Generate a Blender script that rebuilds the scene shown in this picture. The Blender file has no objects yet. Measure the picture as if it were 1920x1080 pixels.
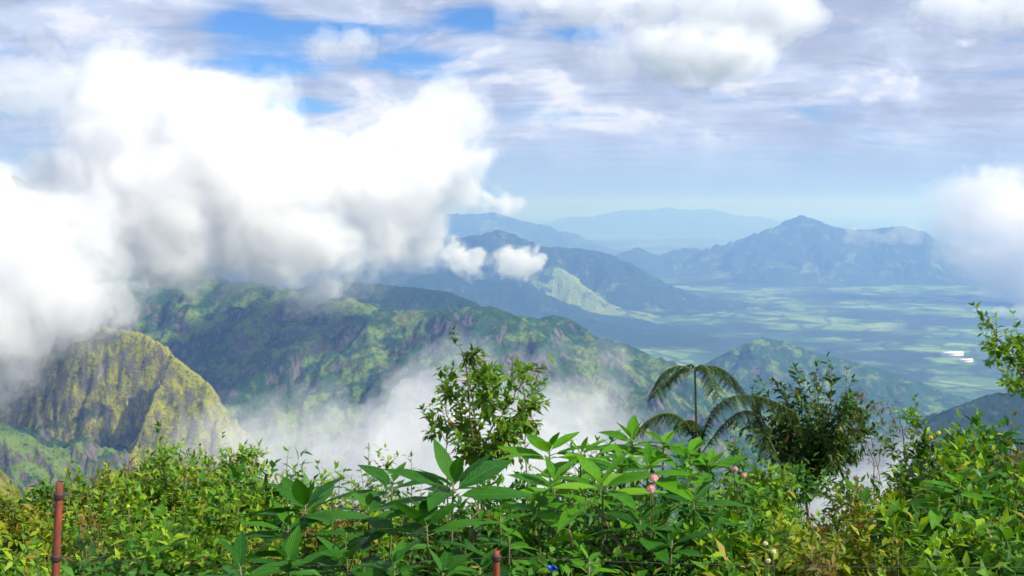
import bpy, math, random
import numpy as np
from mathutils import Vector

# ------------------------------------------------------------------ helpers
scene = bpy.context.scene
COL = scene.collection
RNG = np.random.RandomState(11)
PITCH = math.radians(4.44)
F_PIX = 2059.0          # focal length in pixels of a 1920 px wide frame
CT, ST = math.cos(PITCH), math.sin(PITCH)


def at(px, py, depth):
    """world point seen at a pixel of the 1920x1080 photograph, depth metres forward (Y)"""
    x = (px - 960.0) / F_PIX
    y = (py - 540.0) / F_PIX
    d = np.array([x, CT - y * ST, -ST - y * CT])
    return d * (depth / d[1])


_perm = np.concatenate([np.random.RandomState(5).permutation(256)] * 3).astype(np.int32)
_grad = np.random.RandomState(6).normal(size=(256, 3))
_grad /= np.linalg.norm(_grad, axis=1)[:, None]
_grad = _grad.astype(np.float32)


def perlin(x, y, z):
    x = np.asarray(x, np.float32); y = np.asarray(y, np.float32); z = np.asarray(z, np.float32)
    x, y, z = np.broadcast_arrays(x, y, z)
    xi = np.floor(x); yi = np.floor(y); zi = np.floor(z)
    xf = x - xi; yf = y - yi; zf = z - zi
    xi = xi.astype(np.int32) & 255; yi = yi.astype(np.int32) & 255; zi = zi.astype(np.int32) & 255
    u = xf * xf * xf * (xf * (xf * 6 - 15) + 10)
    v = yf * yf * yf * (yf * (yf * 6 - 15) + 10)
    w = zf * zf * zf * (zf * (zf * 6 - 15) + 10)

    def corner(i, j, k):
        g = _grad[_perm[_perm[_perm[xi + i] + yi + j] + zi + k]]
        return g[..., 0] * (xf - i) + g[..., 1] * (yf - j) + g[..., 2] * (zf - k)
    x00 = corner(0, 0, 0) * (1 - u) + corner(1, 0, 0) * u
    x10 = corner(0, 1, 0) * (1 - u) + corner(1, 1, 0) * u
    x01 = corner(0, 0, 1) * (1 - u) + corner(1, 0, 1) * u
    x11 = corner(0, 1, 1) * (1 - u) + corner(1, 1, 1) * u
    return ((x00 * (1 - v) + x10 * v) * (1 - w) + (x01 * (1 - v) + x11 * v) * w) * 1.6


def fbm(x, y, z, octaves=4, gain=0.5, mode='plain'):
    t = 0.0; a = 1.0; f = 1.0; n = 0.0
    for o in range(octaves):
        p = perlin(x * f + 17.3 * o, y * f - 9.1 * o, z * f + 4.7 * o)
        if mode == 'billow':
            p = np.abs(p) * 2 - 0.6
        elif mode == 'ridge':
            p = 1.0 - np.abs(p) * 2.2
        t = t + a * p; n += a
        a *= gain; f *= 2.03
    return t / n


def smooth(a, b, x):
    t = np.clip((x - a) / (b - a), 0, 1)
    return t * t * (3 - 2 * t)


def raw_mesh(name, verts, faces, smooth_shade=True, uv=None, mats=None):
    """mesh from numpy arrays; faces is an (n,k) array or a list of such arrays"""
    me = bpy.data.meshes.new(name)
    if isinstance(faces, np.ndarray):
        faces = [faces]
    faces = [f for f in faces if len(f)]
    verts = np.asarray(verts, np.float32)
    me.vertices.add(len(verts))
    me.vertices.foreach_set('co', verts.ravel())
    loops = np.concatenate([f.ravel() for f in faces]).astype(np.int32)
    tot = np.concatenate([np.full(len(f), f.shape[1], np.int32) for f in faces])
    start = np.concatenate([[0], np.cumsum(tot)[:-1]]).astype(np.int32)
    me.loops.add(len(loops)); me.loops.foreach_set('vertex_index', loops)
    me.polygons.add(len(tot)); me.polygons.foreach_set('loop_start', start)
    me.polygons.foreach_set('loop_total', tot)
    if mats is not None:
        me.polygons.foreach_set('material_index', np.asarray(mats, np.int32))
    if smooth_shade:
        me.polygons.foreach_set('use_smooth', np.ones(len(tot), bool))
    if uv is not None:
        l = me.uv_layers.new(name='UVMap')
        l.data.foreach_set('uv', np.asarray(uv, np.float32)[loops].ravel())
    me.update(calc_edges=True)
    me.validate()
    return me


def link(name, me, mats, parent=None):
    o = bpy.data.objects.new(name, me); COL.objects.link(o)
    for m in (mats if isinstance(mats, (list, tuple)) else [mats]):
        me.materials.append(m)
    if parent is not None:
        o.parent = parent
    return o


def tag(o, label=None, cat=None, group=None, kind=None):
    if label: o['label'] = label
    if cat: o['category'] = cat
    if group: o['group'] = group
    if kind: o['kind'] = kind
    return o


def empty(name, loc, rz=0.0):
    o = bpy.data.objects.new(name, None); COL.objects.link(o)
    o.location = [float(c) for c in loc]; o.rotation_euler = (0, 0, rz)
    o.empty_display_size = 0.1
    return o


class NT:
    """terse node-tree builder"""
    def __init__(self, tree):
        self.t = tree; tree.nodes.clear()

    def n(self, kind, ins=None, **props):
        nd = self.t.nodes.new(kind)
        for k, v in props.items():
            setattr(nd, k, v)
        for k, v in (ins or {}).items():
            s = nd.inputs[k]
            if isinstance(v, bpy.types.NodeSocket):
                self.t.links.new(v, s)
            else:
                s.default_value = v
        return nd

    def math(self, op, a, b=0.0, c=0.0, clamp=False):
        return self.n('ShaderNodeMath', {0: a, 1: b, 2: c}, operation=op, use_clamp=clamp).outputs[0]

    def mix(self, fac, a, b, blend='MIX'):
        nd = self.n('ShaderNodeMix', {0: fac, 6: a, 7: b}, data_type='RGBA', blend_type=blend)
        return nd.outputs[2]

    def noise(self, vec, scale, detail=4, rough=0.55, dist=0.0, out=0):
        nd = self.n('ShaderNodeTexNoise', {'Vector': vec, 'Scale': scale, 'Detail': detail,
                                           'Roughness': rough, 'Distortion': dist})
        return nd.outputs[out]

    def rng(self, x, a, b, c=0.0, d=1.0):
        nd = self.n('ShaderNodeMapRange', {0: x, 1: a, 2: b, 3: c, 4: d}, interpolation_type='SMOOTHSTEP')
        return nd.outputs[0]

    def vmath(self, op, a, b=(0, 0, 0)):
        return self.n('ShaderNodeVectorMath', {0: a, 1: b}, operation=op).outputs[0]


def new_mat(name):
    m = bpy.data.materials.new(name); m.use_nodes = True
    return m, NT(m.node_tree)


def rgb(r, g, b):
    return (r, g, b, 1.0)
# ------------------------------------------------------------------ camera, sun, sky
cam = bpy.data.cameras.new('camera'); camo = bpy.data.objects.new('camera', cam); COL.objects.link(camo)
cam.sensor_width = 36.0; cam.lens = 36.0 * F_PIX / 1920.0
cam.clip_start = 0.05; cam.clip_end = 400000.0
camo.location = (0, 0, 0); camo.rotation_euler = (math.radians(90) - PITCH, 0, 0)
scene.camera = camo

SUN_AZ, SUN_EL = math.radians(110.0), math.radians(42.0)     # clockwise from +Y: behind and to the right
sun_dir = Vector((math.sin(SUN_AZ) * math.cos(SUN_EL), math.cos(SUN_AZ) * math.cos(SUN_EL), math.sin(SUN_EL)))
ld = bpy.data.lights.new('sun', 'SUN'); ld.energy = 5.0; ld.angle = math.radians(0.5); ld.color = (1.0, 0.95, 0.87)
lo = bpy.data.objects.new('sun', ld); COL.objects.link(lo)
lo.rotation_euler = sun_dir.to_track_quat('Z', 'Y').to_euler()

w = bpy.data.worlds.new('World'); scene.world = w; w.use_nodes = True
N = NT(w.node_tree)
sky = N.n('ShaderNodeTexSky', sky_type='NISHITA', sun_disc=False, sun_elevation=SUN_EL, sun_rotation=SUN_AZ,
          altitude=1400.0, air_density=1.0, dust_density=0.6, ozone_density=2.5)
tc = N.n('ShaderNodeTexCoord').outputs['Generated']
sep = N.n('ShaderNodeSeparateXYZ', {0: tc}); X, Y, Z = sep.outputs
Zc = N.math('ADD', N.math('MAXIMUM', Z, 0.0), 0.07)
U = N.math('DIVIDE', X, Zc); V = N.math('DIVIDE', Y, Zc)
flat = N.n('ShaderNodeCombineXYZ', {0: U, 1: V, 2: 0.0}).outputs[0]          # a flat cloud deck seen from below
# direction map used for the round-topped parts of the deck
dirv = N.n('ShaderNodeCombineXYZ', {0: N.math('MULTIPLY', X, 1.0), 1: N.math('MULTIPLY', Z, 2.2), 2: 0.0}).outputs[0]

wob = N.noise(tc, 5.0, 3, 0.5, 0.0, 1)
wv_ = N.vmath('ADD', tc, N.vmath('MULTIPLY', N.vmath('SUBTRACT', wob, (.5, .5, .5)), (.10, .10, .035)))
deck = N.noise(N.vmath('MULTIPLY', wv_, (1, 1, 3.4)), 5.2, 10, 0.60, 0.2)
streak = N.noise(N.vmath('ADD', N.vmath('MULTIPLY', flat, (0.8, 1.3, 1)), N.vmath('MULTIPLY', wob, (1.2, 1.2, 0))), 1.6, 9, 0.62, 0.6)
puff = N.noise(N.vmath('MULTIPLY', wv_, (1, 1, 2.4)), 9.0, 9, 0.55, 0.3)
fine = N.noise(N.vmath('MULTIPLY', wv_, (1, 1, 2.6)), 30.0, 7, 0.62, 0.2)


def spot(px, py, rx, ry):
    """soft patch of sky around one direction (radii in degrees of the photograph's pixels)"""
    d = at(px, py, 1.0); d = d / np.linalg.norm(d)
    a = N.math('DIVIDE', N.math('SUBTRACT', X, float(d[0])), rx / F_PIX)
    b = N.math('DIVIDE', N.math('SUBTRACT', Z, float(d[2])), ry / F_PIX)
    q = N.math('ADD', N.math('MULTIPLY', a, a), N.math('MULTIPLY', b, b))
    front = N.math('GREATER_THAN', Y, 0.0)
    return N.math('MULTIPLY', N.math('POWER', 2.718, N.math('MULTIPLY', q, -1.0)), front)


def total(vals):
    r = vals[0]
    for v_ in vals[1:]:
        r = N.math('ADD', r, v_)
    return r


holes = total([spot(450, 38, 70, 30), spot(500, 125, 100, 32), spot(770, 118, 105, 26), spot(890, 35, 70, 26),
               spot(640, 60, 120, 22), spot(1110, 60, 60, 18), spot(560, 200, 100, 22)])
cover = N.math('ADD', N.math('MULTIPLY', deck, 0.6), N.math('MULTIPLY', streak, 0.4))
cover = N.math('SUBTRACT', cover, N.math('MULTIPLY', holes, 0.28))
cover = N.math('ADD', cover, N.math('MULTIPLY', N.math('SUBTRACT', fine, 0.5), 0.16))
mask = N.rng(cover, 0.24, 0.48)
# lower down the deck dissolves into an even pale blue
low = N.rng(Z, 0.005, 0.075)
mask = N.math('MULTIPLY', mask, N.math('ADD', N.math('MULTIPLY', low, 0.15), 0.85))
thick = N.rng(N.math('ADD', N.math('MULTIPLY', puff, 0.65), N.math('MULTIPLY', streak, 0.35)), 0.40, 0.58)
grey = rgb(0.33, 0.38, 0.52); lit = rgb(0.66, 0.68, 0.75); pale = rgb(0.46, 0.53, 0.70)
ccol = N.mix(thick, grey, pale)
bright = N.math('MULTIPLY', N.rng(N.math('ADD', puff, N.math('MULTIPLY', N.math('SUBTRACT', fine, 0.5), 0.5)), 0.52, 0.70), low)
ccol = N.mix(bright, ccol, lit)
clear = N.mix(1.0, sky.outputs[0], rgb(0.42, 0.66, 1.0), 'MULTIPLY')
ccol = N.mix(N.rng(Z, 0.085, 0.0), ccol, rgb(0.33, 0.45, 0.66))
b1 = N.n('ShaderNodeBackground', {0: clear, 1: 0.11})
b2 = N.n('ShaderNodeBackground', {0: ccol, 1: 1.0})
ms = N.n('ShaderNodeMixShader', {0: mask, 1: b1.outputs[0], 2: b2.outputs[0]})
N.n('ShaderNodeOutputWorld', {0: ms.outputs[0]})

vs = scene.view_settings
vs.view_transform = 'Standard'; vs.look = 'None'; vs.gamma = 1.0; vs.use_curve_mapping = False; vs.exposure = 0.45
cy = scene.cycles
cy.use_denoising = True
try:
    cy.denoiser = 'OPENIMAGEDENOISE'
except Exception:
    pass
cy.max_bounces = 28; cy.volume_bounces = 24; cy.diffuse_bounces = 3; cy.glossy_bounces = 2
cy.transmission_bounces = 4; cy.transparent_max_bounces = 256
cy.sample_clamp_indirect = 6.0
cy.filter_width = 1.6
# ------------------------------------------------------------------ terrain
PLAIN = -1100.0
# crest lines: (px, py, depth); steepness towards / away from the camera, gully size, share of rock
RIDGES = [
    dict(name='cliff_spur', slope=3.0, back=1.5, end=0.6, gully=52, wave=90, pts=[(-420, 520, 3000), (-150, 560, 2750), (60, 604, 2600), (140, 614, 2520), (205, 612, 2500), (262, 622, 2480),
         (298, 640, 2465), (330, 668, 2450), (420, 760, 2470)]),
    dict(name='cliff_buttress', slope=1.5, back=1.9, end=6.5, gully=34, wave=110, pts=[(316, 664, 2405), (345, 680, 2390), (388, 714, 2360), (418, 765, 2330), (440, 830, 2300), (470, 940, 2250)]),
    dict(name='forest_apron', slope=0.7, back=0.5, gully=85, wave=200, pts=[(-400, 700, 2250), (-150, 740, 2200), (-20, 782, 2180), (50, 815, 2160), (105, 850, 2140), (150, 895, 2120), (220, 970, 2080)]),
    dict(name='long_mountain', slope=0.66, back=0.6, gully=120, wave=480, pts=[(-500, 300, 5000), (-200, 296, 4800), (30, 330, 4650), (180, 430, 4500), (290, 522, 4350), (350, 524, 4280), (420, 528, 4200),
         (490, 530, 4120), (545, 543, 4020), (610, 562, 3920), (665, 574, 3850), (740, 580, 3780), (800, 580, 3720), (860, 577, 3650), (918, 573, 3560),
         (950, 582, 3500), (985, 602, 3430), (1012, 640, 3340), (1030, 690, 3250), (1060, 780, 3120), (1100, 880, 3000)]),
    dict(name='side_rib', slope=0.75, back=0.75, gully=60, wave=300, pts=[(425, 532, 4200), (440, 570, 4050), (480, 640, 3850), (540, 720, 3600), (590, 800, 3400), (650, 900, 3200)]),
    dict(name='side_rib', slope=0.75, back=0.75, gully=60, wave=300, pts=[(700, 578, 3820), (690, 610, 3700), (700, 660, 3560), (730, 720, 3400), (760, 800, 3200), (800, 900, 3000)]),
    dict(name='rounded_hill', slope=0.68, back=0.6, gully=85, wave=360, pts=[(930, 612, 4200), (985, 606, 4120), (1010, 596, 4060), (1040, 590, 4000), (1070, 598, 3960), (1100, 617, 3920), (1128, 640, 3880),
         (1165, 643, 3840), (1200, 654, 3800), (1235, 676, 3740), (1270, 694, 3690), (1310, 735, 3600), (1370, 800, 3480), (1440, 880, 3350)]),
    dict(name='shaded_ridge', slope=0.6, back=0.6, gully=60, wave=450, pts=[(440, 560, 5500), (560, 540, 5400), (640, 527, 5300), (700, 531, 5250), (790, 540, 5200), (845, 548, 5150), (890, 566, 5100),
         (940, 600, 5000), (1000, 650, 4900)]),
    dict(name='far_ridge', slope=0.55, back=0.5, far=1, gully=150, wave=900, pts=[(460, 480, 12900), (680, 462, 12700), (790, 436, 12500), (850, 446, 12400), (905, 438, 12300), (935, 429, 12200), (965, 444, 12150), (1000, 460, 12100), (1050, 462, 12000), (1100, 466, 11900),
         (1140, 474, 11800), (1180, 492, 11700), (1225, 522, 11600), (1270, 560, 11500)]),
    dict(name='low_spur', slope=0.5, back=0.5, gully=90, wave=700, pts=[(620, 508, 10400), (760, 506, 10300), (900, 522, 10200), (985, 530, 10100), (1040, 558, 10000), (1085, 590, 9900)]),
    dict(name='sunlit_spur', slope=0.6, back=0.6, gully=70, wave=500, pts=[(1010, 470, 12000), (1045, 498, 11600), (1085, 532, 11200), (1125, 560, 10900), (1160, 582, 10700)]),
    dict(name='low_ridge', slope=0.4, back=0.4, gully=30, wave=400, pts=[(1000, 580, 9800), (1080, 592, 9600), (1140, 606, 9300), (1190, 622, 9000), (1230, 640, 8800)]),
    dict(name='hazy_ridge', slope=0.35, back=0.4, far=1, gully=150, wave=1500, pts=[(600, 440, 25500), (800, 412, 25000), (870, 394, 24800), (930, 398, 24500), (1000, 412, 24200), (1060, 430, 24000), (1110, 448, 23700), (1150, 462, 23500)]),
    dict(name='small_hills', slope=0.5, back=0.5, gully=90, wave=900, pts=[(1100, 494, 17800), (1160, 478, 17700), (1195, 461, 17600), (1230, 481, 17500), (1265, 467, 17600), (1300, 463, 17700), (1335, 476, 17800), (1360, 500, 17900)]),
    dict(name='peak', slope=0.45, back=0.5, far=1, gully=210, wave=1100, pts=[(1310, 500, 17400), (1350, 478, 17300), (1395, 455, 17200), (1440, 430, 17100), (1478, 410, 17000), (1502, 403, 17000), (1530, 411, 16950), (1560, 424, 16900), (1600, 431, 16800),
         (1640, 429, 16700), (1692, 422, 16600), (1730, 442, 16500), (1780, 470, 16300), (1850, 500, 16100), (1950, 530, 15900)]),
    dict(name='cone_hill', slope=0.6, back=0.6, gully=75, wave=420, pts=[(1270, 715, 6150), (1310, 690, 6100), (1350, 666, 6050), (1395, 644, 6020), (1430, 632, 6000), (1465, 638, 5980), (1500, 650, 5940), (1550, 664, 5880), (1620, 682, 5800),
         (1700, 706, 5700), (1780, 738, 5600), (1860, 785, 5500), (1930, 840, 5400)]),
    dict(name='dark_hill', slope=0.6, back=0.6, gully=40, wave=260, pts=[(1640, 900, 2500), (1700, 832, 2560), (1735, 800, 2600), (1785, 766, 2640), (1850, 740, 2680), (1920, 728, 2700), (2060, 705, 2750), (2300, 690, 2800)]),
    dict(name='faint_hills', slope=0.3, back=0.3, far=1, gully=120, wave=1800, pts=[(1080, 402, 46000), (1170, 394, 45000), (1250, 383, 44000), (1330, 392, 44500), (1420, 402, 45000)]),
]


def arc(a, b, step):
    return np.arange(a, b, step)


az = np.concatenate([np.linspace(-100, -34, 40)[:-1], np.linspace(-34, 34, 860), np.linspace(34, 100, 40)[1:]])
az = np.radians(az)
rr = np.concatenate([np.geomspace(9.0, 60, 60)[:-1], np.geomspace(60, 1500, 90)[:-1], np.geomspace(1500, 9000, 760)[:-1],
                     np.geomspace(9000, 20000, 150)[:-1], np.geomspace(20000, 90000, 60)])
A, R = np.meshgrid(az, rr)
GX = (R * np.sin(A)).ravel(); GY = (R * np.cos(A)).ravel()
nv = GX.size
base = PLAIN + 35 * fbm(GX / 2600, GY / 2600, 0.3, 4) + 9 * fbm(GX / 500, GY / 500, 1.7, 3) * smooth(60000, 5000, np.hypot(GX, GY))
best = base.copy(); who = np.full(nv, -1, np.int32)
warp_x = 120 * fbm(GX / 900, GY / 900, 5.5, 3); warp_y = 120 * fbm(GX / 900, GY / 900, 8.5, 3)
for ri, rd in enumerate(RIDGES):
    P = np.array([at(*p) for p in rd['pts']])
    lo_, hi_ = P[:, :2].min(0) - 2600, P[:, :2].max(0) + 2600
    if rd.get('far'):
        lo_ -= 3000; hi_ += 3000
    sel = np.nonzero((GX > lo_[0]) & (GX < hi_[0]) & (GY > lo_[1]) & (GY < hi_[1]))[0]
    x = GX[sel]; y = GY[sel]
    bd = np.full(len(sel), 1e12); bh = np.zeros(len(sel)); bs = np.zeros(len(sel)); side = np.zeros(len(sel))
    s0 = 0.0
    val = np.full(len(sel), -1e9)
    wv = rd['wave']
    gx = x + warp_x[sel] * wv / 400; gy = y + warp_y[sel] * wv / 400
    for k in range(len(P) - 1):
        a, b = P[k], P[k + 1]
        ab = b[:2] - a[:2]; L = np.hypot(*ab)
        t = np.clip(((x - a[0]) * ab[0] + (y - a[1]) * ab[1]) / (L * L), 0, 1)
        dx = x - a[0] - t * ab[0]; dy = y - a[1] - t * ab[1]
        d = np.hypot(dx, dy)
        h = a[2] + t * (b[2] - a[2])
        sgn = (ab[0] * dy - ab[1] * dx)          # > 0 on the far side for a crest drawn left to right
        sl = np.where(sgn < 0, rd['slope'], rd['back'])
        if k == 0 and 'end' in rd:
            sl = np.where(t <= 0, rd['end'], sl)
        # highest ground wins between the segments
        v = h - sl * d
        m = v > val
        val = np.where(m, v, val); bd = np.where(m, d, bd); bh = np.where(m, h, bh); bs = np.where(m, s0 + t * L, bs)
        s0 += L
    g = rd['gully']
    fade = smooth(0, 1.1 * wv, bd)
    near = smooth(0, 0.25 * wv, bd)
    # ribs running down the slope, plus broken ground
    ribs = fbm(bs / wv + 0.2 * warp_x[sel] / wv, bd / (wv * 3.2), ri * 3.1 + 0.5, 4, 0.5, 'ridge') - 0.45
    rough = fbm(gx / (wv * 0.7), gy / (wv * 0.7), ri * 1.7, 5, 0.52)
    fine_ = fbm(x / 60, y / 60, ri * 2.2, 3, 0.6)
    sharp = fbm(gx / (wv * 0.42), gy / (wv * 0.42), ri * 0.7 + 3.3, 5, 0.55, 'ridge') - 0.5
    z = val + g * (1.15 * ribs * fade + 0.9 * rough * near + 0.55 * sharp * near) + 0.08 * g * fine_ + 6.0 * fbm(x / 22, y / 22, 1.0, 2) * smooth(9000, 3000, np.hypot(x, y))
    # concave toe
    rel = z - base[sel]
    z = np.where(rel < 140, base[sel] + 140 * np.exp((rel - 140) / 140.0) * 1.0, z)
    z = np.where(bd > 3500 + 2500 * rd.get('far', 0), -1e9, z)
    m = z > best[sel]
    best[sel] = np.where(m, z, best[sel]); who[sel] = np.where(m & (z > base[sel] + 12), ri, who[sel])
# vertical cliff ribs on the near spur
# ground falling away from the viewpoint into the valley, with a shoulder on the left
r_ = np.hypot(GX, GY)
drop = -1.75 - 0.30 * np.maximum(r_ - 3.5, 0) - 0.32 * np.maximum(r_ - 8, 0)
drop += 0.06 * r_ ** 0.8 * fbm(GX / 14, GY / 14, 3.3, 4)
sh = at(-110, 790, 62)
bump = 28.0 * np.exp(-((GX - sh[0]) / 10) ** 2 - ((GY - sh[1]) / 16) ** 2)
drop += bump * (1 + 0.05 * fbm(GX / 5, GY / 5, 9.1, 4))
m = drop > best
best = np.where(m, drop, best); who = np.where(m, 99, who)

VERT = np.stack([GX, GY, best], 1)
nr, nc = A.shape
idx = np.arange(nv).reshape(nr, nc)
Q = np.stack([idx[:-1, :-1], idx[:-1, 1:], idx[1:, 1:], idx[1:, :-1]], -1).reshape(-1, 4)
Q = Q[:, ::-1].copy()
qw = who[Q[:, 0]]


def terrain_mat(name, forest, grass, soil, rockcol, rock_lo, rock_hi, grass_amt, scale=1.0, bump=1.0, bare=0.34):
    m, n = new_mat(name)
    geo = n.n('ShaderNodeNewGeometry')
    pos = geo.outputs['Position']; nrm = geo.outputs['Normal']
    nz = n.n('ShaderNodeSeparateXYZ', {0: nrm}).outputs[2]
    big = n.noise(pos, 0.0022 * scale, 6, 0.6, 0.4)
    mid = n.noise(pos, 0.011 * scale, 7, 0.62, 0.2)
    tiny = n.noise(pos, 0.085 * scale, 6, 0.7)
    c = n.mix(n.rng(n.math('ADD', n.math('MULTIPLY', big, 0.5), n.math('MULTIPLY', mid, 0.5)), 0.56 - grass_amt, 0.64 - grass_amt), forest, grass)
    dark = tuple(v * 0.45 for v in forest[:3]) + (1,)
    c = n.mix(n.math('MULTIPLY', n.rng(tiny, 0.50, 0.64), 0.75), c, dark)
    c = n.mix(n.rng(n.noise(pos, 0.02 * scale, 4, 0.6), 0.58, 0.70), c, soil)
    # streaked bare rock where the slope is steep
    st = n.vmath('MULTIPLY', pos, (0.05 * scale, 0.05 * scale, 0.004 * scale))
    streaks = n.noise(st, 1.0, 6, 0.65, 0.3)
    rk = n.mix(n.rng(streaks, .40, .62), tuple(v * 0.30 for v in rockcol[:3]) + (1,), tuple(v * 1.5 for v in rockcol[:3]) + (1,))
    steep = n.rng(n.math('ADD', nz, n.math('MULTIPLY', n.math('SUBTRACT', mid, 0.5), 0.5)), rock_hi, rock_lo)
    steep = n.math('MULTIPLY', steep, n.rng(streaks, bare, bare + .2))
    c = n.mix(steep, c, rk)
    hgt = n.math('ADD', n.math('MULTIPLY', n.noise(pos, 0.06 * scale, 6, 0.75), 1.3), n.math('MULTIPLY', mid, 1.5))
    bp = n.n('ShaderNodeBump', {'Strength': 0.9 * bump, 'Distance': 16.0 / scale, 'Height': hgt})
    p = n.n('ShaderNodeBsdfPrincipled', {'Base Color': c, 'Roughness': 0.95, 'Normal': bp.outputs[0]})
    p.inputs['Specular IOR Level'].default_value = 0.1
    n.n('ShaderNodeOutputMaterial', {0: p.outputs[0]})
    return m


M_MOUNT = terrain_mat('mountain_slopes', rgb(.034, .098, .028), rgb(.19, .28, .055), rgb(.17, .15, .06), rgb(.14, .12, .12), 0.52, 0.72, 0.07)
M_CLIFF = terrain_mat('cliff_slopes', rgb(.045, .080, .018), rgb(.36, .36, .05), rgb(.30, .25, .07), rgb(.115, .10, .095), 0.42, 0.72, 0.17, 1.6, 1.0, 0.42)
M_DARK = terrain_mat('dark_slopes', rgb(.020, .050, .022), rgb(.09, .14, .035), rgb(.08, .09, .04), rgb(.09, .09, .08), 0.3, 0.5, 0.0, 1.5)  # darker tone set for the low and dark ridges
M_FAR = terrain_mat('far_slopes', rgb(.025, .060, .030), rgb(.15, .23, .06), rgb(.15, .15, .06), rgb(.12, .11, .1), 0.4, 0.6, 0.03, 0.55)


def plain_mat():
    m, n = new_mat('valley_floor')
    pos = n.n('ShaderNodeNewGeometry').outputs['Position']
    big = n.noise(n.vmath('ADD', pos, (2600, -1900, 0)), 0.00045, 6, 0.6, 0.5)
    mid = n.noise(pos, 0.0016, 6, 0.62, 0.4)
    v = n.n('ShaderNodeTexVoronoi', {'Vector': n.vmath('ADD', pos, n.vmath('MULTIPLY', n.noise(pos, 0.004, 3, 0.6, 0, 1), (180, 180, 0))), 'Scale': 0.0042, 'Randomness': 0.9})
    cell = n.n('ShaderNodeSeparateColor', {0: v.outputs['Color']}).outputs[0]
    c = n.mix(n.rng(cell, 0.1, 0.9), rgb(.05, .12, .04), rgb(.18, .28, .09))
    c = n.mix(n.rng(n.math('ADD', n.math('MULTIPLY', big, 0.6), n.math('MULTIPLY', mid, 0.4)), 0.535, 0.465), c, rgb(.022, .045, .026))  # dark woods, with cloud shadow painted into the same patches
    ve = n.n('ShaderNodeTexVoronoi', {'Vector': n.vmath('ADD', pos, n.vmath('MULTIPLY', n.noise(pos, 0.003, 3, 0.6, 0, 1), (260, 260, 0))), 'Scale': 0.0021}, feature='DISTANCE_TO_EDGE')
    c = n.mix(n.math('MULTIPLY', n.rng(ve.outputs[0], 0.07, 0.02), 0.8), c, rgb(.025, .05, .025))
    c = n.mix(n.rng(n.noise(pos, 0.0013, 5, 0.6), 0.62, 0.70), c, rgb(.30, .29, .16))
    c = n.mix(n.math('MULTIPLY', n.rng(n.noise(pos, 0.02, 5, 0.7), 0.5, 0.62), 0.5), c, rgb(.03, .055, .025))
    p = n.n('ShaderNodeBsdfPrincipled', {'Base Color': c, 'Roughness': 0.95})
    p.inputs['Specular IOR Level'].default_value = 0.1
    n.n('ShaderNodeOutputMaterial', {0: p.outputs[0]})
    return m


M_PLAIN = plain_mat()
M_SUNLIT = terrain_mat('sunlit_grass_slopes', rgb(.05, .11, .03), rgb(.26, .34, .09), rgb(.24, .22, .09), rgb(.14, .13, .11), 0.3, 0.5, 0.16, 0.6)  # pale grass tones: sunlight on the spur is put into the colour


def hillside_mat():
    m, n = new_mat('grassy_bank')
    pos = n.n('ShaderNodeNewGeometry').outputs['Position']
    a = n.noise(pos, 0.5, 6, 0.65); b = n.noise(pos, 5.0, 5, 0.7)
    c = n.mix(n.rng(a, 0.42, 0.6), rgb(.05, .075, .015), rgb(.22, .22, .04))
    c = n.mix(n.math('MULTIPLY', n.rng(b, 0.48, 0.62), 0.7), c, rgb(.035, .045, .012))
    bp = n.n('ShaderNodeBump', {'Strength': 0.8, 'Distance': 0.2, 'Height': b})
    p = n.n('ShaderNodeBsdfPrincipled', {'Base Color': c, 'Roughness': 0.95, 'Normal': bp.outputs[0]})
    n.n('ShaderNodeOutputMaterial', {0: p.outputs[0]})
    return m


M_BANK = hillside_mat()
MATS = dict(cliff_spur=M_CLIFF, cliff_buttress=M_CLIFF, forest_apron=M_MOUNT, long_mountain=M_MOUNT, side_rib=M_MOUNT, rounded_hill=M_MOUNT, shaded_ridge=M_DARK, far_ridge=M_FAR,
            sunlit_spur=M_SUNLIT, low_spur=M_DARK, low_ridge=M_DARK, hazy_ridge=M_FAR, small_hills=M_DARK, peak=M_FAR, cone_hill=M_MOUNT, dark_hill=M_DARK, faint_hills=M_FAR)
KIND = dict(cliff_spur='cliff', cliff_buttress='cliff', forest_apron='mountain_spur', long_mountain='mountain', side_rib='mountain', rounded_hill='hill', shaded_ridge='mountain_ridge',
            far_ridge='mountain_ridge', sunlit_spur='mountain_spur', low_spur='mountain_ridge', low_ridge='mountain_ridge', hazy_ridge='mountain_ridge', small_hills='hill', peak='mountain',
            cone_hill='hill', dark_hill='hill', faint_hills='hill')
names_ = [r_d['name'] for r_d in RIDGES]
for twin, into in (('side_rib', 'long_mountain'), ('cliff_buttress', 'cliff_spur')):
    for i_, nm in enumerate(names_):
        if nm == twin:
            qw = np.where(qw == i_, names_.index(into), qw)
for key in sorted(set(qw.tolist())):
    f = Q[qw == key]
    used, inv = np.unique(f, return_inverse=True)
    f2 = inv.reshape(f.shape)
    if key == -1:
        nm, mt = 'plain', M_PLAIN
    elif key == 99:
        nm, mt = 'hillside', M_BANK
    else:
        nm, mt = KIND[RIDGES[key]['name']], MATS[RIDGES[key]['name']]
    o = link(nm, raw_mesh(nm, VERT[used], f2), mt); o['kind'] = 'structure'

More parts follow.
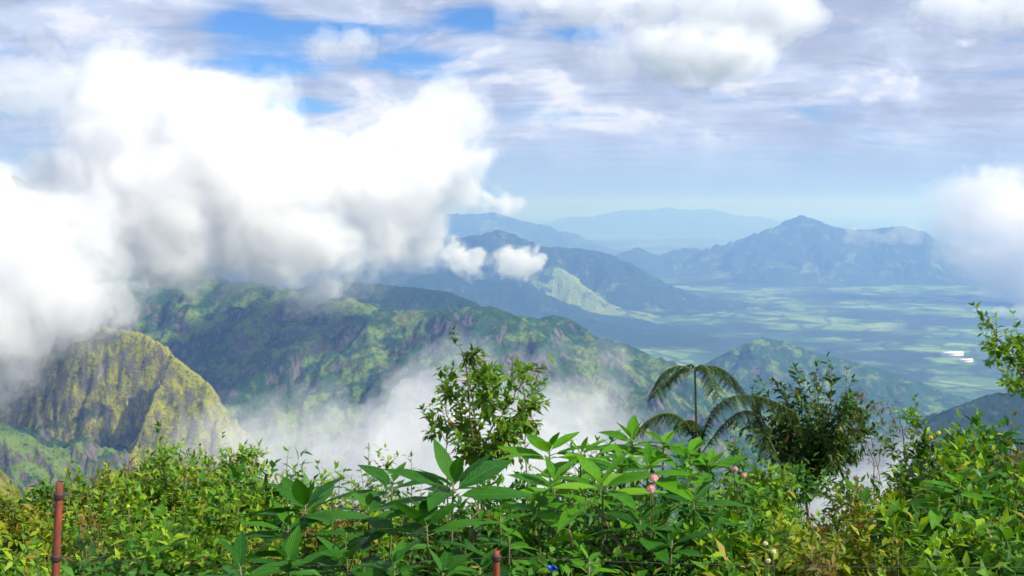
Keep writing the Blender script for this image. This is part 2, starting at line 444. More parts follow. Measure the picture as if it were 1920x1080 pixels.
# the ground underfoot, closing the sheet around the viewpoint
ringr = np.array([0.001, 1.5, 3, 4.5, 6, 7.5, 9.0]); nth = 120
th = np.linspace(0, 2 * math.pi, nth, endpoint=False)
TH, RR = np.meshgrid(th, ringr)
fx = (RR * np.sin(TH)).ravel(); fy = (RR * np.cos(TH)).ravel()
fz = -1.75 - 0.30 * np.maximum(RR.ravel() - 3.5, 0) - 0.32 * np.maximum(RR.ravel() - 8, 0) + 0.06 * RR.ravel() ** 0.8 * fbm(fx / 14, fy / 14, 3.3, 4)
ii = np.arange(len(fx)).reshape(len(ringr), nth)
fq = np.stack([ii[:-1], np.roll(ii, -1, 1)[:-1], np.roll(ii, -1, 1)[1:], ii[1:]], -1).reshape(-1, 4)[:, ::-1].copy()
o = link('ground', raw_mesh('ground', np.stack([fx, fy, fz], 1), fq), M_BANK); o['kind'] = 'structure'
# ridge path behind the viewpoint so the sheet is closed all the way round
bz = np.radians(np.linspace(100, 260, 60)); br = np.geomspace(9.0, 90000, 60)
TB, RB = np.meshgrid(bz, br)
bx = (RB * np.sin(TB)).ravel(); by = (RB * np.cos(TB)).ravel()
bzv = np.maximum(-1.75 - 0.30 * np.maximum(RB.ravel() - 3.5, 0) - 0.1 * np.maximum(RB.ravel() - 8, 0) - 0.25 * np.maximum(RB.ravel() - 30, 0), PLAIN)
ii = np.arange(len(bx)).reshape(len(br), len(bz))
bq = np.stack([ii[:-1, :-1], ii[:-1, 1:], ii[1:, 1:], ii[1:, :-1]], -1).reshape(-1, 4)[:, ::-1].copy()
o = link('hillside', raw_mesh('hillside', np.stack([bx, by, bzv], 1), bq), M_BANK); o['kind'] = 'structure'


# ---- white sheds far out on the plain
bc = at(1785, 667, 7850); bc[2] = PLAIN + 12
wm, wn = new_mat('white_shed_wall'); wn.n('ShaderNodeOutputMaterial', {0: wn.n('ShaderNodeBsdfPrincipled', {'Base Color': rgb(.75, .74, .72), 'Roughness': .8}).outputs[0]})
rm, rn = new_mat('white_shed_roof'); rn.n('ShaderNodeOutputMaterial', {0: rn.n('ShaderNodeBsdfPrincipled', {'Base Color': rgb(.82, .82, .84), 'Roughness': .5}).outputs[0]})


def shed(loc, L, W, H):
    root = empty('shed', loc, 0.12)
    x, y, r = L / 2, W / 2, H * 1.7
    v = [(-x, -y, -14), (x, -y, -14), (x, y, -14), (-x, y, -14), (-x, -y, H), (x, -y, H), (x, y, H), (-x, y, H), (-x, 0, r), (x, 0, r)]
    q = np.array([(0, 1, 5, 4), (2, 3, 7, 6)]); g5 = np.array([(1, 2, 6, 9, 5), (3, 0, 4, 8, 7)])
    link('wall', raw_mesh('wall', v, [q, g5], False), wm, root)
    e = 2.0; t = 1.2
    rv = [(-x - e, -y - e, H - .9), (x + e, -y - e, H - .9), (x + e, 0, r + .3), (-x - e, 0, r + .3), (x + e, y + e, H - .9), (-x - e, y + e, H - .9)]
    rv += [(a_, b_, c_ + t) for a_, b_, c_ in rv]
    rq = np.array([(0, 3, 2, 1), (3, 5, 4, 2), (6, 7, 8, 9), (9, 8, 10, 11), (0, 1, 7, 6), (4, 5, 11, 10), (1, 2, 8, 7), (2, 4, 10, 8), (3, 0, 6, 9), (5, 3, 9, 11)])
    link('roof', raw_mesh('roof', rv, rq, False), rm, root)
    return root


tag(shed(bc, 150, 50, 11), 'long white shed standing alone on the far plain', 'shed')
tag(shed(bc + np.array([-40, -330, 0.]), 95, 34, 8), 'smaller white shed in front of the long one on the far plain', 'shed')
# ------------------------------------------------------------------ haze
def volume_mat(name, density, color=(1, 1, 1), aniso=0.0, clear=False):
    m, n = new_mat(name)
    v = n.n('ShaderNodeVolumePrincipled', {'Color': rgb(*color), 'Density': density, 'Anisotropy': aniso})
    if clear:
        v.inputs['Absorption Color'].default_value = (0.78, 0.85, 1, 1)      # scatters blue light, hardly soaks any up
    n.n('ShaderNodeOutputMaterial', {'Volume': v.outputs[0]})
    m.cycles.homogeneous_volume = True
    return m


HAZE_TOP = float(VERT[:, 2].max()) + 15.0
hx, hy0, hy1, hz0 = 95000.0, -95000.0, 95000.0, float(min(PLAIN, VERT[:, 2].min())) - 2.0
hv = np.array([(sx * hx, y, z) for z in (hz0, HAZE_TOP) for sx, y in ((-1, hy0), (1, hy0), (1, hy1), (-1, hy1))])
hf = np.array([(0, 3, 2, 1), (4, 5, 6, 7), (0, 1, 5, 4), (1, 2, 6, 5), (2, 3, 7, 6), (3, 0, 4, 7)])
haze = link('haze', raw_mesh('haze', hv, hf, False), volume_mat('haze_air', 9.0e-5, (0.25, 0.45, 1.0), 0.3, True))
haze['kind'] = 'stuff'


# ------------------------------------------------------------------ clouds
def surface_nets(G, org, h):
    G = np.pad(G, 1, constant_values=-1.0)
    org = np.asarray(org, float) - h
    s = G > 0
    sh = tuple(n - 1 for n in G.shape)
    acc = np.zeros(sh + (3,), np.float32); cnt = np.zeros(sh, np.int16)
    edges = []
    for ax in range(3):
        sl0 = [slice(None)] * 3; sl1 = [slice(None)] * 3
        sl0[ax] = slice(0, -1); sl1[ax] = slice(1, None)
        g0 = G[tuple(sl0)]; g1 = G[tuple(sl1)]
        cross = (s[tuple(sl0)] != s[tuple(sl1)])
        e = np.argwhere(cross)
        if not len(e):
            continue
        a = g0[cross]; b = g1[cross]
        t = a / (a - b)
        p = e.astype(np.float32); p[:, ax] += t
        o1, o2 = [(1, 2), (2, 0), (0, 1)][ax]
        quad = []
        for d1, d2 in ((-1, -1), (0, -1), (0, 0), (-1, 0)):
            c = e.copy(); c[:, o1] += d1; c[:, o2] += d2
            np.add.at(acc, (c[:, 0], c[:, 1], c[:, 2]), p)
            np.add.at(cnt, (c[:, 0], c[:, 1], c[:, 2]), 1)
            quad.append(c)
        edges.append((quad, a > 0))
    ids = np.full(sh, -1, np.int64)
    m = cnt > 0
    ids[m] = np.arange(m.sum())
    V = acc[m] / cnt[m][:, None] * h + org
    faces = []
    for quad, pos in edges:
        q = np.stack([ids[c[:, 0], c[:, 1], c[:, 2]] for c in quad], 1)
        q[~pos] = q[~pos][:, ::-1]
        faces.append(q)
    return V, np.concatenate(faces)


def main_body(V, F, share):
    """drop the loose crumbs of a body of vapour"""
    lab = np.arange(len(V))
    while True:
        m = lab[F].min(1)
        new = lab.copy()
        np.minimum.at(new, F.ravel(), np.repeat(m, F.shape[1]))
        new = new[new]
        if (new == lab).all():
            break
        lab = new
    cnt = np.bincount(lab, minlength=len(V))
    keep = cnt[lab] >= share * cnt.max()
    F = F[keep[F[:, 0]]]
    used, inv = np.unique(F, return_inverse=True)
    return V[used], inv.reshape(F.shape)


def cloud_field(blobs, h, amp, wave, seed, soft, squash=(1, 1, 1), sink=0.0):
    """signed field in metres (positive inside) of puffs joined smoothly and broken up by billowing noise"""
    C = np.array([at(b[0], b[1], b[2]) for b in blobs]); Rm = np.array([b[3] * b[2] / F_PIX for b in blobs])
    pad = amp * 1.3 + soft + 2 * h
    sq = np.array(squash)
    lo_ = (C - Rm[:, None] / sq).min(0) - pad; hi_ = (C + Rm[:, None] / sq).max(0) + pad
    n = np.ceil((hi_ - lo_) / h).astype(int)
    ax = [lo_[i] + h * np.arange(n[i], dtype=np.float32) for i in range(3)]
    GXc, GYc, GZc = np.meshgrid(*ax, indexing='ij')
    g = None
    k = soft
    acc = np.zeros(GXc.shape, np.float32)
    for c, r in zip(C, Rm):
        d = np.sqrt(((GXc - c[0]) * sq[0]) ** 2 + ((GYc - c[1]) * sq[1]) ** 2 + ((GZc - c[2]) * sq[2]) ** 2)
        acc += np.exp(np.clip((r - d) / k, -20, 20))
    g = k * np.log(acc + 1e-9)
    g = g.astype(np.float32)
    near = np.abs(g) < amp * 3 + 3 * h
    x, y, z = GXc[near] / wave, GYc[near] / wave, GZc[near] / wave
    w1 = fbm(x * 0.6, y * 0.6, z * 0.6 + seed, 2)
    dsp = 1.5 * fbm(x + w1 * .6, y + w1 * .5, z + seed * 1.7, 6, 0.62, 'billow') + 1.1 * fbm(x * 0.45, y * 0.45, z * 0.45 + 7 + seed, 3)
    g[near] += amp * dsp.astype(np.float32)
    wisp = np.zeros_like(g)
    wisp[near] = fbm(x * 1.2 + w1, y * 1.2, z * 1.6 + seed * 3.1, 5, 0.65)
    return g, lo_, wisp


def shells(name, label, cat, blobs_, field, h, levels, dens, wisps=(45, 25, 10, 0), color=(1, 1, 1), group=None, names=('veil', 'billow', 'heart', 'core')):
    """nested closed bodies of vapour: thin at the rim, denser inside"""
    root = None
    g, org, wisp = field
    for i, (lv, dn) in enumerate(zip(levels, dens)):
        gi = g - lv + wisps[i] * wisp
        if (gi > 0).sum() < 40:
            continue
        V, Fc = main_body(*surface_nets(gi, org, h), 0.01 if i == 0 else (0.1 if len(blobs_) > 12 else 1.0))
        mt = volume_mat('cloud_vapour', dn, color)
        if root is None:
            cen = V.mean(0); cen[2] = V[:, 2].min()
            root = link(name, raw_mesh(name, V - cen, Fc), mt)
            root.location = [float(c) for c in cen]
            tag(root, label, cat, group)
        else:
            link(names[i], raw_mesh(names[i], V - cen, Fc), mt, root)
    return root


def cloud(label, blobs, h, amp, wave, seed, soft, levels, dens, wisps=(45, 25, 10, 0), color=(1, 1, 1), name='cloud', squash=(1, 1, 1)):
    f = cloud_field(blobs, h, amp, wave, seed, soft, squash)
    return shells(name, label, 'cloud' if name == 'cloud' else 'mist', blobs, f, h, levels, dens, wisps, color)


WHITE = (0.972, 0.970, 0.969)
cloud('huge bright white billowing cloud hiding the summit of the long mountain',
      [(235, 180, 3500, 66), (330, 245, 3450, 98), (250, 300, 3450, 130), (400, 300, 3450, 130), (520, 300, 3500, 88), (610, 345, 3500, 90), (470, 382, 3400, 100),
       (330, 378, 3350, 104), (560, 436, 3450, 80), (700, 345, 3550, 92), (770, 300, 3600, 86), (825, 225, 3650, 46), (845, 290, 3650, 38), (760, 400, 3600, 70),
       (680, 428, 3500, 58), (390, 448, 3350, 52), (490, 466, 3400, 42), (590, 470, 3450, 40), (300, 438, 3350, 46), (230, 385, 3300, 80), (130, 340, 3400, 60), (730, 436, 3550, 44), (205, 122, 3500, 30)],
      7.5, 92.0, 210.0, 1.0, 18.0, (-72, -42, -14, 30), (0.0014, 0.005, 0.008, 0.010), (62, 34, 16, 0), color=WHITE)
cloud('grey white drifting cloud spilling over the top of the yellow cliff',
      [(-140, 470, 2600, 180), (30, 480, 2500, 92), (110, 520, 2450, 74), (10, 580, 2400, 82), (-100, 620, 2400, 110), (145, 560, 2400, 46), (200, 545, 2420, 28), (40, 650, 2350, 42),
       (-20, 715, 2300, 34), (180, 450, 2600, 48), (-60, 410, 2600, 70), (70, 430, 2600, 44)],
      8.0, 90.0, 190.0, 4.0, 22.0, (-38, 0, 40), (0.0015, 0.006, 0.010), (60, 35, 10), color=WHITE)
cloud('small white puff of cloud drifting on the left in front of the dark far ridge', [(845, 470, 9500, 20), (868, 485, 9500, 24), (895, 480, 9500, 20), (885, 500, 9500, 18), (845, 490, 9500, 14)],
      9.0, 90.0, 150.0, 6.0, 20.0, (-28, 5), (0.003, 0.009), (75, 40))
cloud('small white puff of cloud right of its twin above the sunlit spur', [(945, 495, 9400, 17), (965, 485, 9400, 22), (985, 492, 9400, 20), (1005, 490, 9400, 14), (950, 505, 9400, 16)],
      9.0, 90.0, 150.0, 8.0, 20.0, (-28, 5), (0.003, 0.009), (75, 40))
cloud('little flat white cloud just above the hazy blue ridge', [(885, 380, 9000, 14), (915, 376, 9000, 18), (945, 378, 9000, 18), (968, 386, 9000, 10), (930, 362, 9000, 9)],
      9.0, 70.0, 140.0, 9.0, 18.0, (-25, 5), (0.004, 0.010), (50, 25))
cloud('large pale lilac cloud resting on the right shoulder of the blue peak', [(1830, 390, 12500, 60), (1880, 430, 12300, 80), (1800, 420, 12500, 45), (1920, 470, 12200, 90), (1990, 480, 12000, 120), (1765, 410, 12600, 26), (1890, 360, 12400, 30)],
      28.0, 240.0, 560.0, 11.0, 70.0, (-120, -20, 100), (0.0007, 0.0018, 0.0028), (190, 110, 30), (0.975, 0.965, 0.985))
cloud('thin low wisp of cloud over the plain beneath the lilac cloud', [(1880, 586, 7000, 12), (1915, 582, 7000, 14), (1950, 584, 7000, 16)],
      12.0, 40.0, 160.0, 12.0, 18.0, (-25, 8), (0.003, 0.006), (30, 10))
cloud('thin scrap of pale mist snagged just right of the blue peak summit', [(1600, 440, 15600, 12), (1622, 436, 15500, 12), (1640, 444, 15500, 9)],
      16.0, 90.0, 200.0, 41.0, 30.0, (-40,), (0.0013,), (110,))
cloud('thin scrap of pale mist between the peak and the large lilac cloud', [(1672, 440, 15300, 11), (1695, 434, 15200, 14), (1715, 442, 15200, 10)],
      16.0, 90.0, 200.0, 43.0, 30.0, (-40,), (0.0013,), (110,))
# cumulus high in the sky
cloud('bright white cumulus with a grey base, highest contrast in the upper sky', [(1240, 92, 14000, 38), (1300, 88, 14000, 52), (1345, 92, 14000, 50), (1395, 105, 14000, 42), (1260, 112, 14000, 36), (1330, 125, 14000, 34), (1420, 85, 14000, 28)],
      26.0, 230.0, 560.0, 13.0, 60.0, (-100, 0, 110), (0.0011, 0.0018, 0.003), (130, 80, 20), (0.985, 0.983, 0.985))
cloud('soft greyish cloud bank to the left of the bright cumulus', [(1150, 70, 15000, 34), (1190, 60, 15000, 40), (1110, 105, 15000, 30), (1160, 110, 15000, 36), (1210, 95, 15000, 30)],
      30.0, 230.0, 600.0, 14.0, 70.0, (-100, 20), (0.0006, 0.0009), (130, 70), (0.98, 0.98, 0.985))
cloud('broad cream cloud cut by the top of the view above the bright cumulus', [(1290, 8, 13000, 40), (1350, 5, 13000, 50), (1400, 18, 13000, 48), (1460, 20, 13000, 50), (1500, 28, 13000, 34), (1240, -5, 13000, 40)],
      28.0, 220.0, 560.0, 15.0, 60.0, (-100, 0, 110), (0.0008, 0.0012, 0.002), (130, 80, 20), (0.985, 0.98, 0.98))
cloud('long cream cloud bank cut by the top of the view beside the blue gap', [(960, 0, 13500, 34), (1020, 2, 13500, 38), (1080, 2, 13500, 38), (1140, -2, 13500, 40)],
      28.0, 200.0, 520.0, 16.0, 60.0, (-90, 10), (0.0009, 0.0014), (120, 60), (0.985, 0.98, 0.98))
cloud('white cloud bank in the upper right corner of the sky', [(1745, 14, 13500, 32), (1800, 12, 13500, 38), (1860, 14, 13500, 38), (1920, 16, 13500, 40), (1990, 20, 13500, 40)],
      28.0, 200.0, 520.0, 17.0, 60.0, (-90, 10), (0.0009, 0.0018), (120, 60), (0.985, 0.98, 0.985))
cloud('grey white cloud behind the left side of the huge cloud', [(20, 150, 12000, 40), (70, 145, 12000, 46), (110, 165, 12000, 40), (40, 180, 12000, 36), (-40, 160, 12000, 50)],
      28.0, 210.0, 480.0, 18.0, 60.0, (-90, 10), (0.0007, 0.001), (120, 60), (0.98, 0.98, 0.985))
cloud('pair of pale grey puffs joined together beside the blue gap', [(605, 76, 15000, 24), (630, 82, 15000, 20), (668, 78, 15000, 26), (690, 88, 15000, 18)],
      24.0, 170.0, 360.0, 19.0, 50.0, (-70, 10), (0.0009, 0.0013), (110, 60), (0.975, 0.97, 0.97))
# mist lying in the valley below the viewpoint
cloud('thin white mist bank left of the leafy sapling', [(430, 850, 1750, 40), (480, 830, 1720, 38), (540, 835, 1700, 42), (600, 850, 1700, 50), (520, 900, 1650, 70), (640, 880, 1650, 60), (400, 930, 1600, 80), (640, 790, 1800, 22), (560, 1000, 1600, 120)],
      7.0, 42.0, 120.0, 21.0, 22.0, (-34, 6), (0.0016, 0.0032), (75, 45), name='mist_bank')
cloud('bright white mist bank rising behind the leafy sapling', [(740, 810, 1780, 44), (700, 850, 1750, 50), (800, 760, 1800, 36), (850, 700, 1850, 26), (900, 720, 1850, 38), (850, 800, 1780, 60), (960, 760, 1800, 48), (1050, 735, 1850, 36),
       (1115, 765, 1850, 36), (1160, 800, 1850, 26), (1000, 830, 1750, 80), (1110, 840, 1750, 56), (900, 880, 1700, 90), (780, 920, 1650, 90), (1050, 930, 1650, 100), (900, 1010, 1600, 130)],
      7.0, 46.0, 130.0, 23.0, 24.0, (-34, 6), (0.0018, 0.0045), (80, 45), name='mist_bank')
cloud('pale mist bank seen through the gap between the right hand bushes', [(1560, 930, 1500, 50), (1620, 890, 1500, 34), (1690, 910, 1500, 40), (1650, 960, 1450, 70), (1740, 990, 1450, 80), (1500, 1000, 1450, 80), (1620, 1040, 1400, 90)],
      7.0, 34.0, 120.0, 25.0, 22.0, (-25, 8), (0.003, 0.006), (45, 25), name='mist_bank')

# unseen cloud added beyond the right edge of the view: its shadow darkens the right of the plain
blobs = [(x_ + 130, y_, d_, r_) for x_, y_, d_, r_ in ((2560, 190, 8600, 110), (2660, 195, 8900, 130), (2760, 190, 9300, 140), (2620, 190, 10300, 130), (2700, 190, 8000, 110))]
fld = cloud_field(blobs, 60.0, 260.0, 900.0, 31.0, 120.0, (1, 1, 2.2))
V, Fc = surface_nets(fld[0], fld[1], 60.0)
o = link('shading_clouds', raw_mesh('shading_clouds', V, Fc), volume_mat('cloud_vapour', 0.004, WHITE)); o['kind'] = 'stuff'
# ------------------------------------------------------------------ plants of the foreground
PR = np.random.RandomState(77)


def ground_z(x, y):
    r = np.hypot(x, y)
    return (-1.75 - 0.30 * np.maximum(r - 3.5, 0) - 0.32 * np.maximum(r - 8, 0) + 0.06 * r ** 0.8 * fbm(x / 14, y / 14, 3.3, 4))


def leaf_mat(name, dark, mid, light, odd=None, odd_amt=0.04, trans=0.32, gloss=0.42, spec=0.4, veins=False):
    m, n = new_mat(name)
    geo = n.n('ShaderNodeNewGeometry')
    r = geo.outputs['Random Per Island']
    c = n.mix(n.rng(r, 0.0, 0.55), dark, mid)
    c = n.mix(n.rng(r, 0.55, 0.95), c, light)
    if odd:
        r2 = n.math('FRACT', n.math('MULTIPLY', r, 37.7))
        c = n.mix(n.math('LESS_THAN', r2, odd_amt), c, odd)
    pos = n.n('ShaderNodeTexCoord').outputs['Object']
    mot = n.noise(pos, 45.0, 3, 0.6)
    c = n.mix(n.math('MULTIPLY', n.rng(mot, 0.35, 0.7), 0.35), c, tuple(v * 1.5 for v in mid[:3]) + (1,))
    normal = None
    if veins:
        uv = n.n('ShaderNodeTexCoord').outputs['UV']
        s = n.n('ShaderNodeSeparateXYZ', {0: uv})
        u, v = s.outputs[0], s.outputs[1]
        au = n.math('ABSOLUTE', n.math('SUBTRACT', u, 0.5))
        rib = n.rng(au, 0.035, 0.0)
        wb = n.math('MULTIPLY', n.noise(pos, 14.0, 3, 0.6), 0.16)
        side = n.math('ABSOLUTE', n.math('SINE', n.math('MULTIPLY', n.math('SUBTRACT', n.math('ADD', v, wb), n.math('MULTIPLY', au, 0.55)), 34.0)))
        vein = n.math('MAXIMUM', rib, n.math('MULTIPLY', n.rng(side, 0.22, 0.0), 0.55))
        c = n.mix(n.math('MULTIPLY', vein, 0.24), c, tuple(min(1, v * 1.7 + 0.02) for v in light[:3]) + (1,))
        bp = n.n('ShaderNodeBump', {'Strength': 0.35, 'Distance': 0.005, 'Height': n.math('SUBTRACT', side, rib)})
        normal = bp.outputs[0]
        blot = n.noise(pos, 26.0, 4, 0.7)
        edge = n.math('MULTIPLY', n.rng(au, .30, .48), .10)
        c = n.mix(n.math('MULTIPLY', n.rng(n.math('ADD', blot, edge), .69, .76), .75), c, rgb(.16, .11, .03))
    ins = {'Base Color': c, 'Roughness': gloss, 'Specular IOR Level': spec}
    if normal is not None:
        ins['Normal'] = normal
    p = n.n('ShaderNodeBsdfPrincipled', ins)
    tcol = n.mix(1.0, c, rgb(1.35, 1.25, 0.55), 'MULTIPLY')
    t = n.n('ShaderNodeBsdfTranslucent', {'Color': tcol})
    ms = n.n('ShaderNodeMixShader', {0: trans, 1: p.outputs[0], 2: t.outputs[0]})
    n.n('ShaderNodeOutputMaterial', {0: ms.outputs[0]})
    return m


def bark_mat(name, a, b):
    m, n = new_mat(name)
    pos = n.n('ShaderNodeTexCoord').outputs['Object']
    ns = n.noise(n.vmath('MULTIPLY', pos, (60, 60, 14)), 1.0, 5, 0.65)
    c = n.mix(n.rng(ns, 0.35, 0.65), a, b)
    bp = n.n('ShaderNodeBump', {'Strength': 0.6, 'Distance': 0.003, 'Height': ns})
    p = n.n('ShaderNodeBsdfPrincipled', {'Base Color': c, 'Roughness': 0.8, 'Normal': bp.outputs[0]})
    n.n('ShaderNodeOutputMaterial', {0: p.outputs[0]})
    return m


L_LIME = leaf_mat('lime_leaf', rgb(.030, .115, .006), rgb(.105, .24, .008), rgb(.28, .40, .012), rgb(.30, .20, .02), 0.05, 0.33, .5, .22)
L_SAP = leaf_mat('sapling_leaf', rgb(.035, .12, .008), rgb(.09, .21, .01), rgb(.22, .33, .015), rgb(.28, .20, .02), 0.05, 0.40, .5, .22)
L_MID = leaf_mat('mid_green_leaf', rgb(.014, .075, .007), rgb(.045, .16, .010), rgb(.12, .26, .013), rgb(.24, .22, .02), 0.03, 0.30, .5, .25)
L_DARK = leaf_mat('dark_green_leaf', rgb(.014, .055, .010), rgb(.035, .10, .010), rgb(.10, .17, .015), rgb(.20, .11, .03), 0.07, 0.28, .5, .25)
L_OLIVE = leaf_mat('olive_leaf', rgb(.045, .10, .008), rgb(.15, .22, .010), rgb(.33, .34, .02), rgb(.27, .14, .02), 0.08, 0.33, .5, .2)
L_BIG = leaf_mat('broad_dark_leaf', rgb(.014, .080, .008), rgb(.032, .135, .010), rgb(.070, .21, .012), None, 0, 0.32, 0.5, 0.16, True)
L_BIGLIME = leaf_mat('broad_bright_leaf', rgb(.035, .16, .006), rgb(.085, .26, .008), rgb(.17, .36, .010), None, 0, 0.38, 0.5, 0.16, True)
L_FERN = leaf_mat('fern_leaf', rgb(.02, .05, .012), rgb(.035, .085, .015), rgb(.07, .12, .02), rgb(.16, .10, .03), 0.06, 0.25, .6, .2)
L_RUST = leaf_mat('rusty_leaf', rgb(.10, .06, .02), rgb(.19, .12, .03), rgb(.25, .20, .04), rgb(.06, .12, .02), 0.3, 0.3, .6, .2)
B_GREEN = bark_mat('green_stem', rgb(.08, .12, .03), rgb(.16, .16, .05))
B_BROWN = bark_mat('brown_twig', rgb(.09, .055, .03), rgb(.20, .13, .07))
B_DARK = bark_mat('dark_twig', rgb(.03, .022, .015), rgb(.08, .055, .035))


def template(xs, ws, cols=2, fold=0.10, wavy=0.0):
    """leaf blade: x along, y across, z up; rows xs with half-widths ws"""
    V = []; UVt = []
    cc = np.linspace(-1, 1, cols + 1)
    for x, w_ in zip(xs, ws):
        for c in cc:
            V.append((x, c * w_, abs(c) * fold * (w_ / max(ws)) + wavy * math.sin(x * 21) * abs(c)))
            UVt.append((0.5 + 0.5 * c, x))
    Fq = []
    k = cols + 1
    for i in range(len(xs) - 1):
        for j in range(cols):
            Fq.append((i * k + j, (i + 1) * k + j, (i + 1) * k + j + 1, i * k + j + 1))
    return np.array(V, np.float32), np.array(Fq, np.int32), np.array(UVt, np.float32)


T_SMALL = template([0, .45, 1], [.06, .5, .02], 2, .10)
T_SLIM = template([0, .3, .7, 1], [.06, .5, .42, .03], 2, .16)
_bx = np.linspace(0, 1, 10)
T_BIG = template(_bx, 0.5 * np.maximum(np.sin(np.pi * _bx ** 0.85) ** 0.85, 0.03) * (1 - 0.15 * _bx), 4, .09, .012)
T_BLADE = template([0, .35, .7, 1], [.5, .45, .3, .03], 2, .2)


def nrm(v):
    return v / np.maximum(np.linalg.norm(v, axis=-1, keepdims=True), 1e-9)


class Leaves:
    def __init__(self):
        self.V = []; self.F = []; self.U = []; self.n = 0

    def add(self, pos, d, up, length, width, tmpl, droop=0.0):
        pos = np.atleast_2d(pos); k = len(pos)
        d = nrm(np.broadcast_to(d, pos.shape)); up = np.broadcast_to(up, pos.shape)
        L = np.broadcast_to(length, (k,)).reshape(k, 1, 1); W = np.broadcast_to(width, (k,)).reshape(k, 1, 1)
        dr = np.broadcast_to(droop, (k,)).reshape(k, 1)
        b = np.cross(up, d); bad = np.linalg.norm(b, axis=1) < 1e-4
        b[bad] = (1, 0, 0)
        b = nrm(b); n_ = np.cross(d, b)
        tv, tf, tu = tmpl
        x, y, z = tv[:, 0], tv[:, 1], tv[:, 2]
        zz = (z[None] * W[:, :, 0] - dr * (x ** 2)[None] * L[:, :, 0])
        P = (pos[:, None] + L * x[None, :, None] * d[:, None] + W * 1.0 * y[None, :, None] * b[:, None] + zz[:, :, None] * n_[:, None])
        self.V.append(P.reshape(-1, 3)); m = len(tv)
        self.F.append((tf[None] + (np.arange(k) * m)[:, None, None] + self.n).reshape(-1, 4))
        self.U.append(np.tile(tu, (k, 1))); self.n += k * m

    def build(self, name, mat, parent=None, org=(0, 0, 0)):
        V = np.concatenate(self.V) - np.asarray(org)
        return link(name, raw_mesh(name, V, np.concatenate(self.F), True, np.concatenate(self.U)), mat, parent)


class Tubes:
    def __init__(self):
        self.V = []; self.F = []; self.n = 0

    def add(self, pts, r0, r1, sides=6):
        pts = np.asarray(pts, float); k = len(pts)
        tg = nrm(np.gradient(pts, axis=0))
        ref = np.array([0.31, 0.93, 0.2]); b = nrm(np.cross(tg, ref)); n_ = np.cross(tg, b)
        r = np.linspace(r0, r1, k)[:, None, None] if np.ndim(r0) == 0 else np.asarray(r0)[:, None, None]
        a = np.linspace(0, 2 * math.pi, sides, endpoint=False)
        ring = pts[:, None] + r * (np.cos(a)[None, :, None] * b[:, None] + np.sin(a)[None, :, None] * n_[:, None])
        self.V.append(ring.reshape(-1, 3))
        i = np.arange(k * sides).reshape(k, sides) + self.n
        q = np.stack([i[:-1], np.roll(i, -1, 1)[:-1], np.roll(i, -1, 1)[1:], i[1:]], -1).reshape(-1, 4)
        self.F.append(q)
        self.F.append(i[-1][None, :4] if sides == 4 else np.stack([i[-1, [0, 1, 2, 3]], i[-1, [0, 3, 4, (5 % sides)]]]))
        self.n += k * sides

    def build(self, name, mat, parent=None, org=(0, 0, 0)):
        V = np.concatenate(self.V) - np.asarray(org)
        return link(name, raw_mesh(name, V, np.concatenate(self.F)), mat, parent)


def bez(a, b, c, n=9):
    t = np.linspace(0, 1, n)[:, None]
    return (1 - t) ** 2 * a + 2 * t * (1 - t) * b + t ** 2 * c


def along(pts, t):
    """points and tangents at fractions t of a polyline"""
    seg = np.linalg.norm(np.diff(pts, axis=0), axis=1); s = np.concatenate([[0], np.cumsum(seg)]) / seg.sum()
    P = np.stack([np.interp(t, s, pts[:, i]) for i in range(3)], -1)
    P2 = np.stack([np.interp(np.minimum(t + 0.03, 1.0), s, pts[:, i]) for i in range(3)], -1)
    P1 = np.stack([np.interp(np.maximum(t - 0.03, 0), s, pts[:, i]) for i in range(3)], -1)
    return P, nrm(P2 - P1)


UP = np.array([0, 0, 1.0])


def leafy(lv, pts, n, t0, size, wid, tmpl, rise=0.6, droop=0.25, jitter=0.35, pairs=False, tip=True, shrink=0.35):
    """leaves set spirally (or in opposite pairs) along a stem"""
    t = np.linspace(t0, 1.0, n)
    if pairs:
        t = np.repeat(np.linspace(t0, 1.0, (n + 1) // 2), 2)[:n]
    P, T = along(pts, t)
    ang = np.arange(n) * 2.39996 + PR.rand() * 6.28
    if pairs:
        ang = (np.arange(n) // 2) * 1.5708 + (np.arange(n) % 2) * math.pi + PR.rand() * 6.28
    ref = np.cross(T, np.array([0.2, 0.5, 0.84])); ref = nrm(ref); oth = np.cross(T, ref)
    out = np.cos(ang)[:, None] * ref + np.sin(ang)[:, None] * oth
    d = nrm(out + rise * T + jitter * PR.normal(size=(n, 3)))
    up = nrm(UP + 0.45 * PR.normal(size=(n, 3)))
    L = size * (1 - shrink * t ** 3) * PR.uniform(.7, 1.2, n)
    lv.add(P, d, up, L, L * wid, tmpl, droop * PR.uniform(.3, 1.6, n))
    if tip:
        k = 3
        d = nrm(T[-1] + 0.55 * PR.normal(size=(k, 3)))
        lv.add(np.repeat(P[-1:], k, 0), d, nrm(UP + .4 * PR.normal(size=(k, 3))), size * .6, size * .6 * wid, tmpl, droop)


def finish(name, label, cat, base, lv, tb, lmat, bmat, group=None, leafname='leaves'):
    root = empty(name, base); tag(root, label, cat, group)
    if tb.n:
        tb.build('stem', bmat, root, base)
    if lv.n:
        lv.build(leafname, lmat, root, base)
    return root


